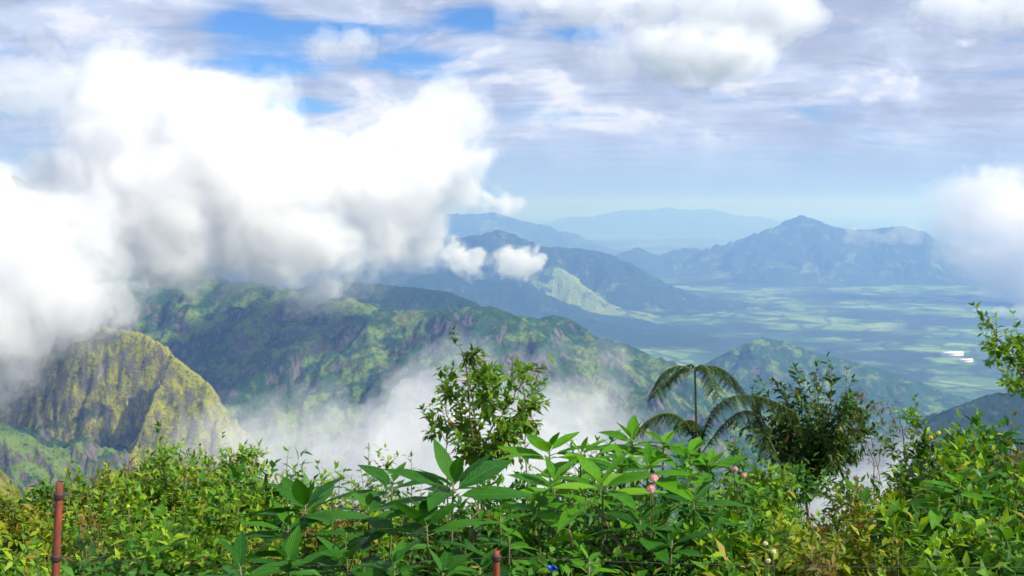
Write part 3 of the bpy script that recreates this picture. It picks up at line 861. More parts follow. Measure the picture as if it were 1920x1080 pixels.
def sprigs(lv, P, Dv, n_leaf, length, leaf, wid, tmpl, droop=.25, rise=.5):
    """many short leafy shoots at once: origins P, directions Dv"""
    n = len(P)
    Dv = nrm(Dv)
    ref = nrm(np.cross(Dv, PR.normal(size=(n, 3)))); oth = np.cross(Dv, ref)
    Ls = length * PR.uniform(.6, 1.3, n)
    for k in range(n_leaf):
        f = (k + .6) / n_leaf
        a = k * 2.39996
        out = math.cos(a) * ref + math.sin(a) * oth
        pos = P + Dv * (Ls * f)[:, None]
        d = nrm(out * (1.0 - .35 * f) + Dv * (rise + .7 * f ** 3) + .25 * PR.normal(size=(n, 3)))
        ll = leaf * (1 - .4 * f ** 3) * PR.uniform(.75, 1.2, n)
        lv.add(pos, d, nrm(UP * .8 + Dv * .4 + .3 * PR.normal(size=(n, 3))), ll, ll * wid, tmpl, droop)


def shrub(label, px, py, depth, wpx, lmat, bmat=None, leaf=0.05, wid=0.42, stems=26, per=18, twigs=2, tmpl=T_SMALL, rise=0.6, droop=.25,
          name='shrub', cat='shrub', ragged=0.24, spread=0.3, low=0.35, pairs=False, fill=1.0):
    leaf = leaf * 1.28
    top = at(px, py, depth); R_ = wpx * 0.5 * depth / F_PIX
    gz = float(ground_z(top[0], top[1])); base = np.array([top[0], top[1], gz]); H = top[2] - gz
    lv = Leaves(); tb = Tubes()
    lump = PR.uniform(0, 6.28, 3)

    def dome(a, u):
        """crown height over the footprint: rounded, with uneven lobes"""
        return H * (1 - .30 * u ** 3) * (1 - ragged * .5 * (1 + np.sin(2 * a + lump[0]) * np.sin(5 * u + 3 * a + lump[1])) * np.minimum(u * 2, 1))
    for s in range(stems):
        a = PR.uniform(0, 6.283); u = math.sqrt(PR.uniform(0, 1)); rr_ = R_ * u
        hz = float(dome(a, u)) * PR.uniform(.80, 1.04)
        if s == 0:
            rr_, hz = 0.1 * R_, H
        tip = base + np.array([rr_ * math.cos(a), rr_ * math.sin(a), hz])
        b0 = base + np.array([math.cos(a) * rr_ * spread, math.sin(a) * rr_ * spread, -0.03])
        mid = b0 * 0.45 + tip * 0.55 + np.array([0, 0, 0.18 * H]) + PR.normal(size=3) * 0.05 * H
        pts = bez(b0, mid, tip, 9)
        tb.add(pts, 0.0045 + 0.003 * PR.rand(), 0.0012, 5)
        leafy(lv, pts, per, low, leaf, wid, tmpl, rise, droop, pairs=pairs)
        for q in range(twigs):
            t = PR.uniform(low, 0.9)
            p, T = along(pts, np.array([t])); p = p[0]; T = T[0]
            dv = nrm(T * 0.6 + PR.normal(size=3) * 0.8 + UP * 0.35)
            tl = PR.uniform(.10, .26) * max(R_, .25) * 1.6
            pt = bez(p, p + dv * tl * .5, p + dv * tl + UP * 0.15 * tl, 5)
            tb.add(pt, 0.002, 0.0008, 4)
            leafy(lv, pt, max(5, per // 3), 0.15, leaf * .9, wid, tmpl, rise, droop, pairs=pairs)
    leaf0 = leaf
    n = int(fill * 520 * (R_ / .28) * (H / .9) * (.045 / leaf) ** 1.4)
    if n > 0:
        nc_ = max(8, int(26 * (R_ / .28) * (H / .9)))               # shoots gathered into clumps with dark gaps between
        ac = PR.uniform(0, 6.283, nc_); uc = np.sqrt(PR.uniform(0, 1, nc_)); vc = 1 - .9 * PR.uniform(0, 1, nc_) ** 1.5
        hc = dome(ac, uc) * vc
        CC = np.stack([R_ * uc * np.cos(ac), R_ * uc * np.sin(ac), hc], -1)
        k_ = PR.randint(0, nc_, n)
        off = PR.normal(size=(n, 3)); off = off / np.linalg.norm(off, axis=1)[:, None] * (PR.uniform(0, 1, n) ** .4)[:, None]
        cr = (.17 * R_ + .04) * PR.uniform(.6, 1.3, nc_)
        P = base + CC[k_] + off * cr[k_][:, None] * np.array([1, 1, .75])
        P[:, 2] = np.maximum(P[:, 2], base[2] + .03)
        Dv = off * .9 + np.stack([np.cos(ac) * uc, np.sin(ac) * uc, .35 + 0 * uc], -1)[k_] + .35 * PR.normal(size=(n, 3)) + .25 * UP
        sprigs(lv, P - .04 * UP, Dv, 7, leaf * 2.0, leaf, wid, tmpl, droop)
    return finish(name, label, cat, base, lv, tb, lmat, bmat or B_GREEN)


def rosette(label, heads, lmat, name='broad_leaved_plant', cat='plant', bmat=None, up_=0.35):
    """tall stems, each ending in a whorl of broad leaves; heads = (px, py, depth, leaf length in photo pixels, leaves)"""
    C = np.mean([at(h[0], h[1], h[2]) for h in heads], 0)
    base = np.array([C[0], C[1], float(ground_z(C[0], C[1]))])
    lv = Leaves(); tb = Tubes()
    for (px, py, dp, lp, nl) in heads:
        hd = at(px, py, dp); L = 1.18 * lp * dp / F_PIX
        root_ = base + np.array([0.25 * (hd[0] - base[0]), 0.25 * (hd[1] - base[1]), -0.03])
        pts = bez(root_, np.array([0.6 * hd[0] + 0.4 * root_[0], 0.6 * hd[1] + 0.4 * root_[1], 0.45 * hd[2] + 0.55 * root_[2]]), hd, 12)
        tb.add(pts, 0.008, 0.0035, 6)
        a0 = PR.uniform(0, 6.28)
        for i in range(nl):
            f = i / max(nl - 1, 1)
            a = a0 + i * 2.39996 + PR.normal() * .15
            el = (0.04 + 0.95 * f ** 2.0) + PR.normal() * .10          # outer leaves flat, inner ones upright
            d = np.array([math.cos(a) * math.cos(el), math.sin(a) * math.cos(el), math.sin(el)])
            p = hd - np.array([0, 0, (1 - f) * 0.055])
            ln = L * (1.0 - 0.55 * f ** 1.5) * PR.uniform(.85, 1.12)
            st = p + d * 0.10 * ln
            tb.add(np.array([p, p + d * .05 * ln, st]), 0.0022, 0.0016, 4)
            lv.add(st[None], d[None], nrm(UP + .16 * PR.normal(size=3))[None], ln, ln * PR.uniform(.31, .42), T_BIG, PR.uniform(.02, .32))
        # lower pairs on the stem
        for t in PR.uniform(.45, .88, 4):
            p, T = along(pts, np.array([t])); p = p[0]
            a = PR.uniform(0, 6.28)
            for k in (0, 1):
                d = np.array([math.cos(a + k * math.pi), math.sin(a + k * math.pi), PR.uniform(-.15, .25)])
                ln = L * PR.uniform(.6, .95)
                lv.add((p + d * .02)[None], d[None], nrm(UP + .25 * PR.normal(size=3))[None], ln, ln * .38, T_BIG, PR.uniform(.05, .35))
    return finish(name, label, cat, base, lv, tb, lmat, bmat or B_GREEN)


def branchy(label, lines, lmat, bmat, leaf, wid, name, cat, tmpl=T_SMALL, twig=0.14, ntw=7, per=9, r0=0.012, rise=.6, droop=.3, ground=True, start=0.25, pairs=False, extra=None):
    """a plant whose limbs follow given lines; limbs = list of [(px,py,depth)...]; twigs and leaves sprout along them"""
    lv = Leaves(); tb = Tubes()
    first = at(*lines[0][0])
    base = np.array([first[0], first[1], float(ground_z(first[0], first[1]))])
    for li, ln in enumerate(lines):
        P = np.array([at(*p) for p in ln])
        if li == 0 and ground:
            P = np.concatenate([[base + np.array([0, 0, -.03])], P])
        s = np.linspace(0, 1, len(P)); q = np.linspace(0, 1, 4 * len(P))
        pts = np.stack([np.interp(q, s, P[:, i]) for i in range(3)], -1)
        for _ in range(2):
            pts[1:-1] = 0.5 * pts[1:-1] + 0.25 * (pts[:-2] + pts[2:])
        pts[1:-1] += PR.normal(size=(len(pts) - 2, 3)) * 0.004
        rr0 = r0 * (1 if li == 0 else .55)
        tb.add(pts, rr0, rr0 * .3, 6)
        st = start if li else 0.6
        n_t = int(ntw)
        leafy(lv, pts, per + 4, max(st, .45), leaf, wid, tmpl, rise, droop, pairs=pairs)
        for k in range(n_t):
            t = PR.uniform(st, 1.0)
            p, T = along(pts, np.array([t])); p = p[0]; T = T[0]
            dv = nrm(0.7 * T + PR.normal(size=3) * 0.75 + UP * .3)
            tl = twig * PR.uniform(.5, 1.3)
            pt = bez(p, p + dv * tl * .5, p + dv * tl + UP * .12 * tl, 6)
            tb.add(pt, rr0 * .25, 0.0009, 4)
            leafy(lv, pt, per, .12, leaf, wid, tmpl, rise, droop, pairs=pairs)
    return finish(name, label, cat, base, lv, tb, lmat, bmat)


def frond(lv, tb, pts, length, pin, npairs=16, droop=.5, up=UP):
    """feathery leaf: a midrib with paired pinnae, each carrying small leaflets"""
    tb.add(pts, 0.0045, 0.0012, 5)
    t = np.linspace(.12, .99, npairs)
    P, T = along(pts, t)
    for i in range(npairs):
        pl = pin * math.sin(math.pi * min(1, (0.15 + 0.85 * (1 - t[i])) ** .8)) ** .7 * 1.0
        b = nrm(np.cross(T[i], up)[None])[0]
        for sgn in (-1, 1):
            d = nrm((sgn * b + .35 * T[i])[None])[0]
            q = np.linspace(0, 1, 7)[:, None]
            pp = P[i] + d * pl * q + np.array([0, 0, -1.0]) * droop * pl * q ** 1.7
            pp[:, :] += PR.normal(size=3) * .01 * q
            tb.add(pp[::2], 0.0013, 0.0006, 4)
            k = 11
            tt = np.linspace(.06, 1, k)
            pq, Tq = along(pp, tt)
            bb = nrm(np.cross(Tq, up))
            for s2 in (-1, 1):
                dd = nrm(s2 * bb + .5 * Tq)
                ll = pl * .30 * (1 - .70 * tt) + .006
                lv.add(pq, dd, np.tile(up, (k, 1)) + .1, ll, ll * .60, T_SMALL, .25)


# ---- the tall leafy sapling in the middle
D = 6.4
branchy('tall thin leafy sapling standing clear of the bushes against the white mist',
        [[(905, 930, D), (900, 860, D), (893, 800, D), (885, 745, D), (880, 715, D)],
         [(897, 850, D), (925, 800, D + .1), (950, 765, D + .15), (975, 725, D + .1), (990, 690, D)],
         [(895, 830, D), (865, 805, D - .1), (838, 800, D - .1), (812, 815, D - .1)], [(900, 870, D), (920, 840, D - .3), (955, 800, D - .3), (980, 775, D - .2)], [(899, 860, D), (880, 825, D + .2), (862, 790, D + .2)], [(901, 880, D), (930, 855, D), (955, 850, D)],
         [(890, 780, D), (868, 760, D + .1), (850, 745, D + .1), (838, 735, D + .2)],
         [(889, 770, D), (915, 745, D - .2), (930, 715, D - .2)],
         [(900, 850, D), (930, 840, D - .1), (960, 825, D - .2), (985, 800, D)],
         [(905, 870, D), (880, 850, D - .2), (860, 835, D - .2)],
         [(884, 735, D), (896, 715, D), (906, 700, D)],
         [(935, 790, D), (968, 780, D - .15), (1000, 750, D)], [(893, 800, D), (905, 780, D + .2), (930, 770, D + .3), (948, 745, D + .3)]],
        L_SAP, B_BROWN, 0.075, .44, 'sapling', 'sapling', twig=.14, ntw=10, per=9, r0=.010, droop=.35)
branchy('tuft of dark drooping leaves topping a bare stalk above the sapling', [[(895, 900, D - .3), (884, 800, D - .3), (876, 700, D - .3), (862, 650, D - .3), (850, 636, D - .3)], [(866, 660, D - .3), (880, 668, D - .3), (886, 675, D - .3)]],
        L_DARK, B_BROWN, 0.06, .30, 'tall_weed', 'weed', tmpl=T_SLIM, twig=.06, ntw=4, per=10, r0=.006, rise=.2, droop=.6, start=.75)
branchy('rust brown feathery seed stalks rising right of the sapling', [[(985, 900, D + .4), (985, 800, D + .4), (980, 720, D + .4), (975, 680, D + .4)], [(985, 800, D + .4), (1000, 740, D + .4), (1010, 700, D + .4)], [(984, 770, D + .4), (965, 720, D + .4), (960, 690, D + .4)]],
        L_RUST, B_BROWN, 0.028, .35, 'seeding_weed', 'weed', twig=.09, ntw=9, per=10, r0=.005, start=.5)
branchy('bare brown twiggy shrub stem with few leaves left of the sapling', [[(840, 900, D + .5), (836, 840, D + .5), (842, 790, D + .5), (832, 740, D + .5), (838, 700, D + .5)], [(838, 830, D + .5), (822, 800, D + .5), (815, 770, D + .5)]],
        L_RUST, B_BROWN, 0.03, .4, 'twiggy_shrub', 'shrub', twig=.10, ntw=6, per=3, r0=.006, start=.4)

# ---- tree fern and arching fronds
D = 7.2
lv, tb = Leaves(), Tubes()
b_ = at(1308, 900, D); base = np.array([b_[0], b_[1], float(ground_z(b_[0], b_[1]))])
crown = at(1303, 697, D)
tb.add(bez(base + np.array([0, 0, -.03]), (base + crown) / 2 + np.array([.02, 0, 0]), crown, 14), .010, .007, 8)
for (mx, my, ex, ey, dd, pn) in ((1258, 690, 1228, 742, -.15, .17), (1350, 690, 1398, 740, -.1, .18), (1290, 685, 1250, 722, .35, .14), (1330, 688, 1372, 722, .4, .15), (1322, 688, 1345, 742, -.35, .14)):
    e = at(ex, ey, D + dd); m_ = at(mx, my, D + dd * .5)
    frond(lv, tb, bez(crown, 2 * m_ - .5 * crown - .5 * e, e, 14), 0, pn * .44, 16, .9)
finish('tree_fern', 'slender tree fern with drooping feathery fronds on a bare stem', 'tree fern', base, lv, tb, L_FERN, B_GREEN)
lv, tb = Leaves(), Tubes()
b_ = at(1318, 900, 6.6); base = np.array([b_[0], b_[1], float(ground_z(b_[0], b_[1]))])
for (sx, sy, mx, my, ex, ey, pn) in ((1312, 840, 1370, 745, 1490, 772, .20), (1310, 845, 1260, 775, 1190, 815, .16), (1316, 850, 1400, 770, 1440, 850, .16), (1312, 840, 1300, 790, 1270, 800, .12)):
    s_, m_, e = at(sx, sy, 6.6), at(mx, my, 6.5), at(ex, ey, 6.4)
    tb.add(bez(base, (base + s_) / 2, s_, 6), .006, .0048, 5)
    frond(lv, tb, bez(s_, 2 * m_ - .5 * s_ - .5 * e, e, 16), 0, pn * .5, 26, 1.0)
finish('fern', 'low fern with a long arching frond reaching from the tree fern to the dark bush', 'fern', base, lv, tb, L_FERN, B_GREEN)

# ---- the dark bush and its neighbours
D = 7.0
lim = []
for (ex, ey) in ((1420, 770), (1440, 740), (1470, 730), (1500, 718), (1530, 715), (1560, 735), (1590, 750), (1620, 775), (1635, 810), (1610, 830), (1570, 800), (1540, 770), (1480, 780), (1440, 810), (1410, 830), (1500, 830), (1550, 850), (1590, 860), (1460, 850), (1520, 790), (1400, 800), (1575, 770), (1610, 800)):
    dz = PR.uniform(-.35, .35)
    lim.append([(1520, 940, D), ((1520 + ex) / 2 + PR.normal() * 12, (900 + ey) / 2 - 10, D + dz * .6), (ex, ey, D + dz)])
branchy('rounded dark green bush with brown twigs right of the tree fern', lim, L_DARK, B_DARK, 0.062, .36, 'bush', 'bush', tmpl=T_SLIM, twig=.17, ntw=13, per=10, r0=.012, droop=.35, start=.3)
branchy('reddish brown arching grass stalks hanging over the dark bush', [[(1640, 950, 6.8), (1640, 860, 6.8), (1590, 770, 6.8), (1570, 748, 6.8)], [(1650, 900, 6.7), (1625, 790, 6.7), (1640, 750, 6.7), (1668, 770, 6.7), (1680, 800, 6.7)], [(1645, 880, 6.9), (1660, 790, 6.9), (1620, 742, 6.9), (1585, 745, 6.9)]],
        L_RUST, B_BROWN, 0.03, .25, 'seeding_grass', 'grass stalks', tmpl=T_SLIM, twig=.05, ntw=12, per=6, r0=.004, start=.55, droop=.6)
branchy('small pale lime sapling with airy leaves beside the dark bush', [[(1700, 960, 6.0), (1698, 880, 6.0), (1694, 820, 6.0), (1684, 770, 6.0)], [(1697, 860, 6.0), (1712, 820, 6.0), (1722, 785, 6.0)], [(1697, 880, 6.0), (1672, 850, 6.0), (1660, 825, 6.0)], [(1699, 890, 6), (1730, 850, 6.), (1740, 830, 6)]],
        L_LIME, B_GREEN, 0.045, .5, 'sapling', 'sapling', twig=.10, ntw=7, per=7, r0=.006, start=.3)
branchy('leafy branches of a tall shrub reaching in above the right bushes', [[(1965, 860, 5.2), (1950, 780, 5.2), (1925, 720, 5.2), (1890, 660, 5.2), (1862, 620, 5.2), (1850, 592, 5.2)], [(1925, 720, 5.2), (1915, 680, 5.2), (1908, 630, 5.2)], [(1900, 675, 5.2), (1878, 660, 5.2), (1858, 655, 5.2)],
        [(1940, 750, 5.2), (1910, 725, 5.1), (1885, 715, 5.1)], [(1950, 780, 5.2), (1950, 700, 5.2), (1940, 640, 5.2)]],
        L_LIME, B_BROWN, 0.05, .42, 'tall_shrub', 'shrub', twig=.10, ntw=13, per=8, r0=.008, start=.25, droop=.15)

# ---- broad leaved plants
rosette('large dark broad leaved plant with wide flat leaves below the left mist', [(572, 945, 3.7, 128, 11), (540, 985, 3.6, 100, 8)], L_BIG)
rosette('largest dark broad leaved plant in the middle of the thicket', [(850, 905, 3.8, 140, 12), (800, 985, 3.6, 125, 10)], L_BIG)
rosette('broad leaved plant with pale tips between the two large dark ones', [(735, 905, 4.2, 95, 9), (690, 950, 4.0, 90, 8)], L_BIG)
rosette('low broad leaved plant with a pale folded leaf at the bottom edge', [(450, 1062, 3.3, 120, 9), (540, 1050, 3.4, 105, 8)], L_BIG)
rosette('dark broad leaved plant low in the shade under the large ones', [(650, 1050, 3.5, 110, 9), (740, 1060, 3.4, 100, 8)], L_BIG)
rosette('bright green broad leaved plant with crossed leaves left of the pink flowers', [(1130, 902, 4.0, 118, 11)], L_BIGLIME)
rosette('bright broad leaved plant topping the middle of the thicket', [(1030, 842, 4.8, 92, 10), (1090, 850, 4.7, 80, 9)], L_BIGLIME)
rosette('lime green broad leaved plant below the drooping fern fronds', [(1185, 822, 4.9, 88, 10), (1245, 832, 4.9, 88, 10)], L_BIGLIME)
rosette('bright broad leaved plant at the foot of the tree fern', [(1295, 850, 4.8, 80, 9), (1330, 872, 4.7, 75, 8)], L_BIGLIME)
rosette('medium green broad leaved plant under the pink flowers', [(1200, 975, 3.9, 90, 9), (1260, 1010, 3.8, 85, 8)], L_BIG)
rosette('small pale green sprouting plant between the brown stems', [(938, 965, 3.8, 62, 8), (955, 1000, 3.7, 55, 7)], L_BIGLIME)
rosette('light green upright leaves at the bottom edge below the brown stems', [(1105, 1050, 3.4, 58, 7), (1065, 1075, 3.3, 55, 6)], L_BIGLIME)
rosette('broad leaved plant with light leaves among the right bushes', [(1800, 905, 4.3, 72, 9), (1760, 930, 4.3, 60, 8)], L_BIGLIME)
rosette('dark broad leaved plant on the left below the feathery weeds', [(255, 1030, 3.8, 70, 8), (310, 1055, 3.7, 70, 8)], L_BIG)

rosette('bright broad leaved plant just left of the crossed leaves', [(1040, 900, 4.3, 92, 10), (1010, 935, 4.2, 80, 9)], L_BIGLIME)
rosette('broad leaved plant right above the brighter pink flower', [(1215, 872, 4.4, 90, 10), (1165, 868, 4.5, 84, 9)], L_BIGLIME)
rosette('dark broad leaved plant at the bottom edge below the sapling', [(900, 1065, 3.5, 105, 9), (830, 1075, 3.4, 100, 8)], L_BIG)
rosette('medium green broad leaved plant right of the pink flowers', [(1300, 935, 4.1, 84, 9), (1335, 985, 4.0, 76, 8)], L_BIG)

# ---- small leaved shrubs
S = shrub
S('tall lime shrub crowding the foot of the yellow cliff', 260, 838, 6.2, 300, L_LIME, leaf=.04, stems=30)
S('rounded lime shrub straight below the thin mist bank', 440, 848, 6.2, 250, L_LIME, leaf=.042, stems=28)
S('mid green shrub rising behind the post between olive shrubs', 150, 868, 6.0, 230, L_MID, leaf=.045, stems=26)
S('leafy lime shrub closing the gap beneath the right mist', 1600, 905, 5.4, 170, L_LIME, leaf=.045, stems=24)
S('tall mid green bush crowning the right edge thicket', 1830, 782, 5.9, 230, L_MID, leaf=.06, stems=30)
S('big leafy bush in the right thicket beside the dark one', 1790, 870, 4.9, 230, L_LIME, leaf=.058, stems=30)
S('olive green shrub behind the top of the red fence post', 130, 885, 5.6, 240, L_OLIVE, leaf=.045, stems=26)
S('lime shrub below the brown tinged one near the left mist', 420, 880, 5.2, 230, L_LIME, leaf=0.034, stems=26, wid=.24, tmpl=T_SLIM)
S('low bright shrub in front of the left mist', 575, 885, 5.6, 240, L_LIME, leaf=.045, stems=28)
S('lime shrub at the foot of the bright mist bank', 730, 885, 5.6, 220, L_LIME, leaf=.045, stems=28)
S('mid green shrub right of the foot of the sapling', 1000, 880, 5.5, 220, L_MID, leaf=.055, stems=28)
S('lime shrub between the tree fern stem and the dark bush', 1370, 870, 5.6, 230, L_LIME, leaf=.045, stems=28)
S('leafy green shrub beneath the dark bush', 1470, 880, 5.8, 240, L_MID, leaf=.05, stems=30)
S('big lime bush filling the right edge', 1860, 850, 4.9, 300, L_LIME, leaf=0.070, stems=40)
S('mid green bush left of the big lime one on the right', 1745, 950, 4.4, 230, L_MID, leaf=0.080, stems=32, wid=0.48)
S('lime shrub at the bottom right between the two corner bushes', 1800, 985, 4.0, 240, L_LIME, leaf=0.060, stems=32)
S('lime green shrub hiding the base of the red fence post', 45, 985, 4.0, 260, L_LIME, leaf=0.045, stems=30)
S('sunlit lime shrub just right of the red fence post', 215, 915, 4.7, 250, L_LIME, leaf=0.036, stems=34)
S('olive shrub on the far left edge under the dark valley side', 20, 925, 5.2, 230, L_OLIVE, leaf=.04, stems=30)
S('tall bright lime shrub below the yellow cliff', 315, 850, 5.6, 250, L_LIME, leaf=0.042, stems=34)
S('feathery green weed rising tallest below the yellow cliff', 300, 800, 5.8, 70, L_MID, leaf=.05, stems=9, per=22, name='tall_weed', fill=.25, cat='weed')
S('brown tinged shrub in front of the cliff foot', 385, 845, 6.0, 180, L_OLIVE, leaf=.035, stems=26)
S('lime shrub left of the large dark broad leaved plant', 400, 925, 4.4, 230, L_LIME, leaf=0.040, stems=34)
S('dark green shrub low on the left at the bottom edge', 170, 1020, 3.7, 230, L_DARK, leaf=0.060, stems=28, wid=.48)
S('lime shrub at the bottom edge left of the folded leaf', 350, 1000, 3.7, 210, L_LIME, leaf=0.050, stems=28, wid=0.50)
S('yellow green shrub beneath the flat leaves of the left plant', 470, 1005, 4.0, 190, L_OLIVE, leaf=.035, stems=28)
S('pale green upright sprigs against the left mist', 545, 845, 6.0, 120, L_LIME, leaf=.045, stems=15, per=20, name='tall_weed', fill=.25, cat='weed')
S('second clump of upright sprigs against the left mist', 600, 870, 5.8, 120, L_LIME, leaf=.045, stems=14, per=20, name='tall_weed', fill=.25, cat='weed')
S('airy lime sprigs below the bright mist bank', 688, 838, 6.0, 100, L_LIME, leaf=.042, stems=11, per=20, name='tall_weed', fill=.25, cat='weed')
S('green sprigs rising between broad leaves and the sapling', 770, 858, 5.8, 130, L_MID, leaf=.045, stems=15, per=20, name='tall_weed', fill=.25, cat='weed')
S('low mid green shrub filling the gap under the left mist', 480, 885, 5.4, 190, L_MID, leaf=0.070, stems=26, wid=.5)
S('lime shrub behind the broad leaves under the mist', 650, 905, 5.0, 210, L_LIME, leaf=0.060, stems=28)
S('mid green shrub around the foot of the sapling', 900, 895, 5.4, 200, L_MID, leaf=.055, stems=26)
S('dark shrub in the shade below the middle broad leaves', 880, 1020, 4.0, 220, L_DARK, leaf=.05, stems=26)
S('shaded shrub between the brown stems and bright leaves', 1020, 960, 4.4, 210, L_MID, leaf=.055, stems=26)
S('dark leafy shrub under the crossed bright leaves', 1130, 1000, 4.1, 230, L_DARK, leaf=0.060, stems=28)
S('mid green shrub behind the bright broad leaves', 1110, 830, 5.8, 260, L_MID, leaf=.06, stems=28)
S('green shrub between the pink flowers and the yellow thicket', 1320, 930, 4.4, 230, L_MID, leaf=0.070, stems=30)
S('yellow green thicket shrub below the dark bush', 1430, 890, 5.0, 260, L_LIME, leaf=.045, stems=36)
S('olive thicket shrub with yellow tips at the bottom right of centre', 1460, 985, 4.2, 260, L_OLIVE, leaf=.04, stems=36)
S('lime thicket shrub in front of the olive one', 1350, 1010, 3.9, 220, L_LIME, leaf=0.060, stems=30)
S('tall green sprig leaning beside the low fern', 1385, 800, 6.2, 110, L_MID, leaf=.05, stems=12, per=24, name='tall_weed', fill=.25, cat='weed')
S('yellow tufted shrub below the gap of pale mist', 1620, 925, 4.8, 210, L_OLIVE, leaf=.045, stems=32, wid=.25, tmpl=T_SLIM)
S('olive shrub at the bottom edge under the gap of mist', 1590, 1010, 4.0, 230, L_OLIVE, leaf=.042, stems=32)
S('lime shrub at the bottom edge right of the mist gap', 1740, 1030, 3.8, 210, L_LIME, leaf=0.070, stems=28)
S('dark green bushy shrub beside the mist gap', 1740, 870, 5.4, 170, L_DARK, leaf=.05, stems=28)
S('bright green shrub below the branches on the right', 1800, 805, 5.6, 210, L_LIME, leaf=.05, stems=34)
S('mid green bush on the right edge under the branches', 1890, 800, 5.2, 200, L_MID, leaf=0.075, stems=34)
S('mid green bush low on the right edge', 1890, 915, 4.4, 230, L_MID, leaf=0.065, stems=34)
S('mid green shrub in the bottom right corner', 1880, 1010, 3.8, 230, L_MID, leaf=0.085, stems=30, wid=0.50)
S('orange tinged dry weed on the right edge', 1905, 780, 4.8, 70, L_RUST, leaf=.035, stems=9, per=18, name='dry_weed', fill=.25, cat='weed')
S('dry brown weed in front of the cliff', 240, 850, 5.9, 150, L_RUST, leaf=.03, stems=12, per=16, name='dry_weed', fill=.25, cat='weed')
S('thin rusty weed near the left mist', 470, 858, 6.2, 130, L_RUST, leaf=.028, stems=11, per=14, name='dry_weed', fill=.25, cat='weed')

S('mixed green and rust weed leaning out beside the red fence post', 170, 900, 4.3, 120, L_RUST, leaf=.04, stems=12, per=16, name='dry_weed', cat='weed', fill=.35)
S('dry rust coloured weed standing in the bright shrubs under the mist', 640, 900, 4.9, 110, L_RUST, leaf=.035, stems=11, per=16, name='dry_weed', cat='weed', fill=.35)
S('brown seeding weed at the bottom edge right of the olive thicket', 1530, 1000, 3.8, 130, L_RUST, leaf=.035, stems=13, per=16, name='dry_weed', cat='weed', fill=.35)
S('reddish dry weed in front of the dark bush foot', 1600, 900, 5.2, 110, L_RUST, leaf=.035, stems=11, per=16, name='dry_weed', cat='weed', fill=.35)
S('feathery olive weed with fine leaves in front of the right corner bushes', 1680, 985, 3.9, 150, L_OLIVE, leaf=.03, wid=.2, tmpl=T_SLIM, stems=18, per=26, name='tall_weed', cat='weed', fill=.5)
S('fine leaved feathery plant below the lime shrub left of the post', 60, 1030, 3.6, 170, L_MID, leaf=.032, wid=.22, tmpl=T_SLIM, stems=18, per=26, name='tall_weed', cat='weed', fill=.6)
S('fine leaved feathery plant at the bottom edge beneath the left broad leaves', 640, 1010, 3.5, 160, L_LIME, leaf=.03, wid=.24, tmpl=T_SLIM, stems=16, per=24, name='tall_weed', cat='weed', fill=.5)

# ---- brown bare stems
branchy('thick pale brown stems rising left of the small sprouting plant', [[(880, 1075, 3.7), (882, 1030, 3.7), (888, 980, 3.7), (892, 940, 3.75)], [(881, 1060, 3.7), (872, 1030, 3.7), (868, 1000, 3.7)], [(884, 1020, 3.7), (905, 990, 3.7), (918, 965, 3.7)]], L_MID, B_BROWN, .05, .4, 'woody_stem', 'stem', ntw=1, per=2, r0=.010, start=.8)
branchy('crossing brown stems beneath the bright crossed leaves', [[(1170, 1060, 3.9), (1150, 1000, 3.9), (1115, 950, 3.9), (1090, 925, 3.9)], [(1072, 1050, 3.9), (1070, 990, 3.9), (1068, 940, 3.9)], [(1165, 1050, 3.9), (1190, 1000, 3.9)]], L_MID, B_BROWN, .05, .4, 'woody_stem', 'stem', ntw=1, per=2, r0=.009, start=.8)


# ---- flowering plants
def petal_mat(name, a, b):
    return leaf_mat(name, a, b, b, None, 0, .35, .6, .2)


PINK = petal_mat('pink_petal', rgb(.62, .22, .32), rgb(.75, .42, .45)); YEL = petal_mat('yellow_petal', rgb(.62, .48, .05), rgb(.7, .6, .12)); CREAM = petal_mat('cream_petal', rgb(.55, .5, .25), rgb(.7, .66, .4))


def flowering(label, px, py, depth, heads, pm, hr=.022, lmat=L_MID, w=90):
    root = shrub(label, px, py, depth, w, lmat, leaf=.05, stems=9, per=16, name='flowering_plant', cat='flowering plant', fill=.5)
    base = np.array(root.location)
    for (hx_, hy_) in heads:
        hd = at(hx_, hy_, depth - .12)
        tb = Tubes(); tb.add(bez(base, (base + hd) / 2 + np.array([0, .05, .1]), hd, 9), .003, .0018, 5)
        st = tb.build('flower_stalk', B_GREEN, root, base)
        lv = Leaves()
        n = 26
        k = np.arange(n) + .5; ph = np.arccos(1 - 1.2 * k / n); th_ = k * 2.39996
        d = np.stack([np.cos(th_) * np.sin(ph), np.sin(th_) * np.sin(ph), np.cos(ph)], -1)
        for q in range(4):
            tang = nrm(np.cross(d, PR.normal(size=(n, 3))))
            lv.add(hd + d * hr * .8, nrm(d * .35 + tang), d, hr * .5, hr * .42, T_SMALL, .2)
        lv.build('flower_head', pm, root, base)
    return root


flowering('plant with one rounded pink flower head amid the broad leaves', 1225, 925, 4.0, [(1226, 898), (1220, 918)], PINK, .017)
flowering('plant with two small pale pink flower heads right of the brighter pink one', 1385, 900, 4.6, [(1378, 880), (1395, 892)], PINK, .013)
flowering('plant with tiny cream flowers near the bottom right of centre', 1445, 1020, 3.8, [(1435, 1020), (1450, 1035), (1440, 1052)], CREAM, .010, L_LIME)
flowering('plant with tiny yellow flowers at the left', 245, 955, 4.2, [(240, 950), (165, 1000), (200, 1038)], YEL, .008, L_LIME, 120)
flowering('plant with yellow umbrella shaped flowers on the right', 1758, 820, 5.0, [(1760, 812), (1745, 820)], YEL, .010, L_LIME, 90)

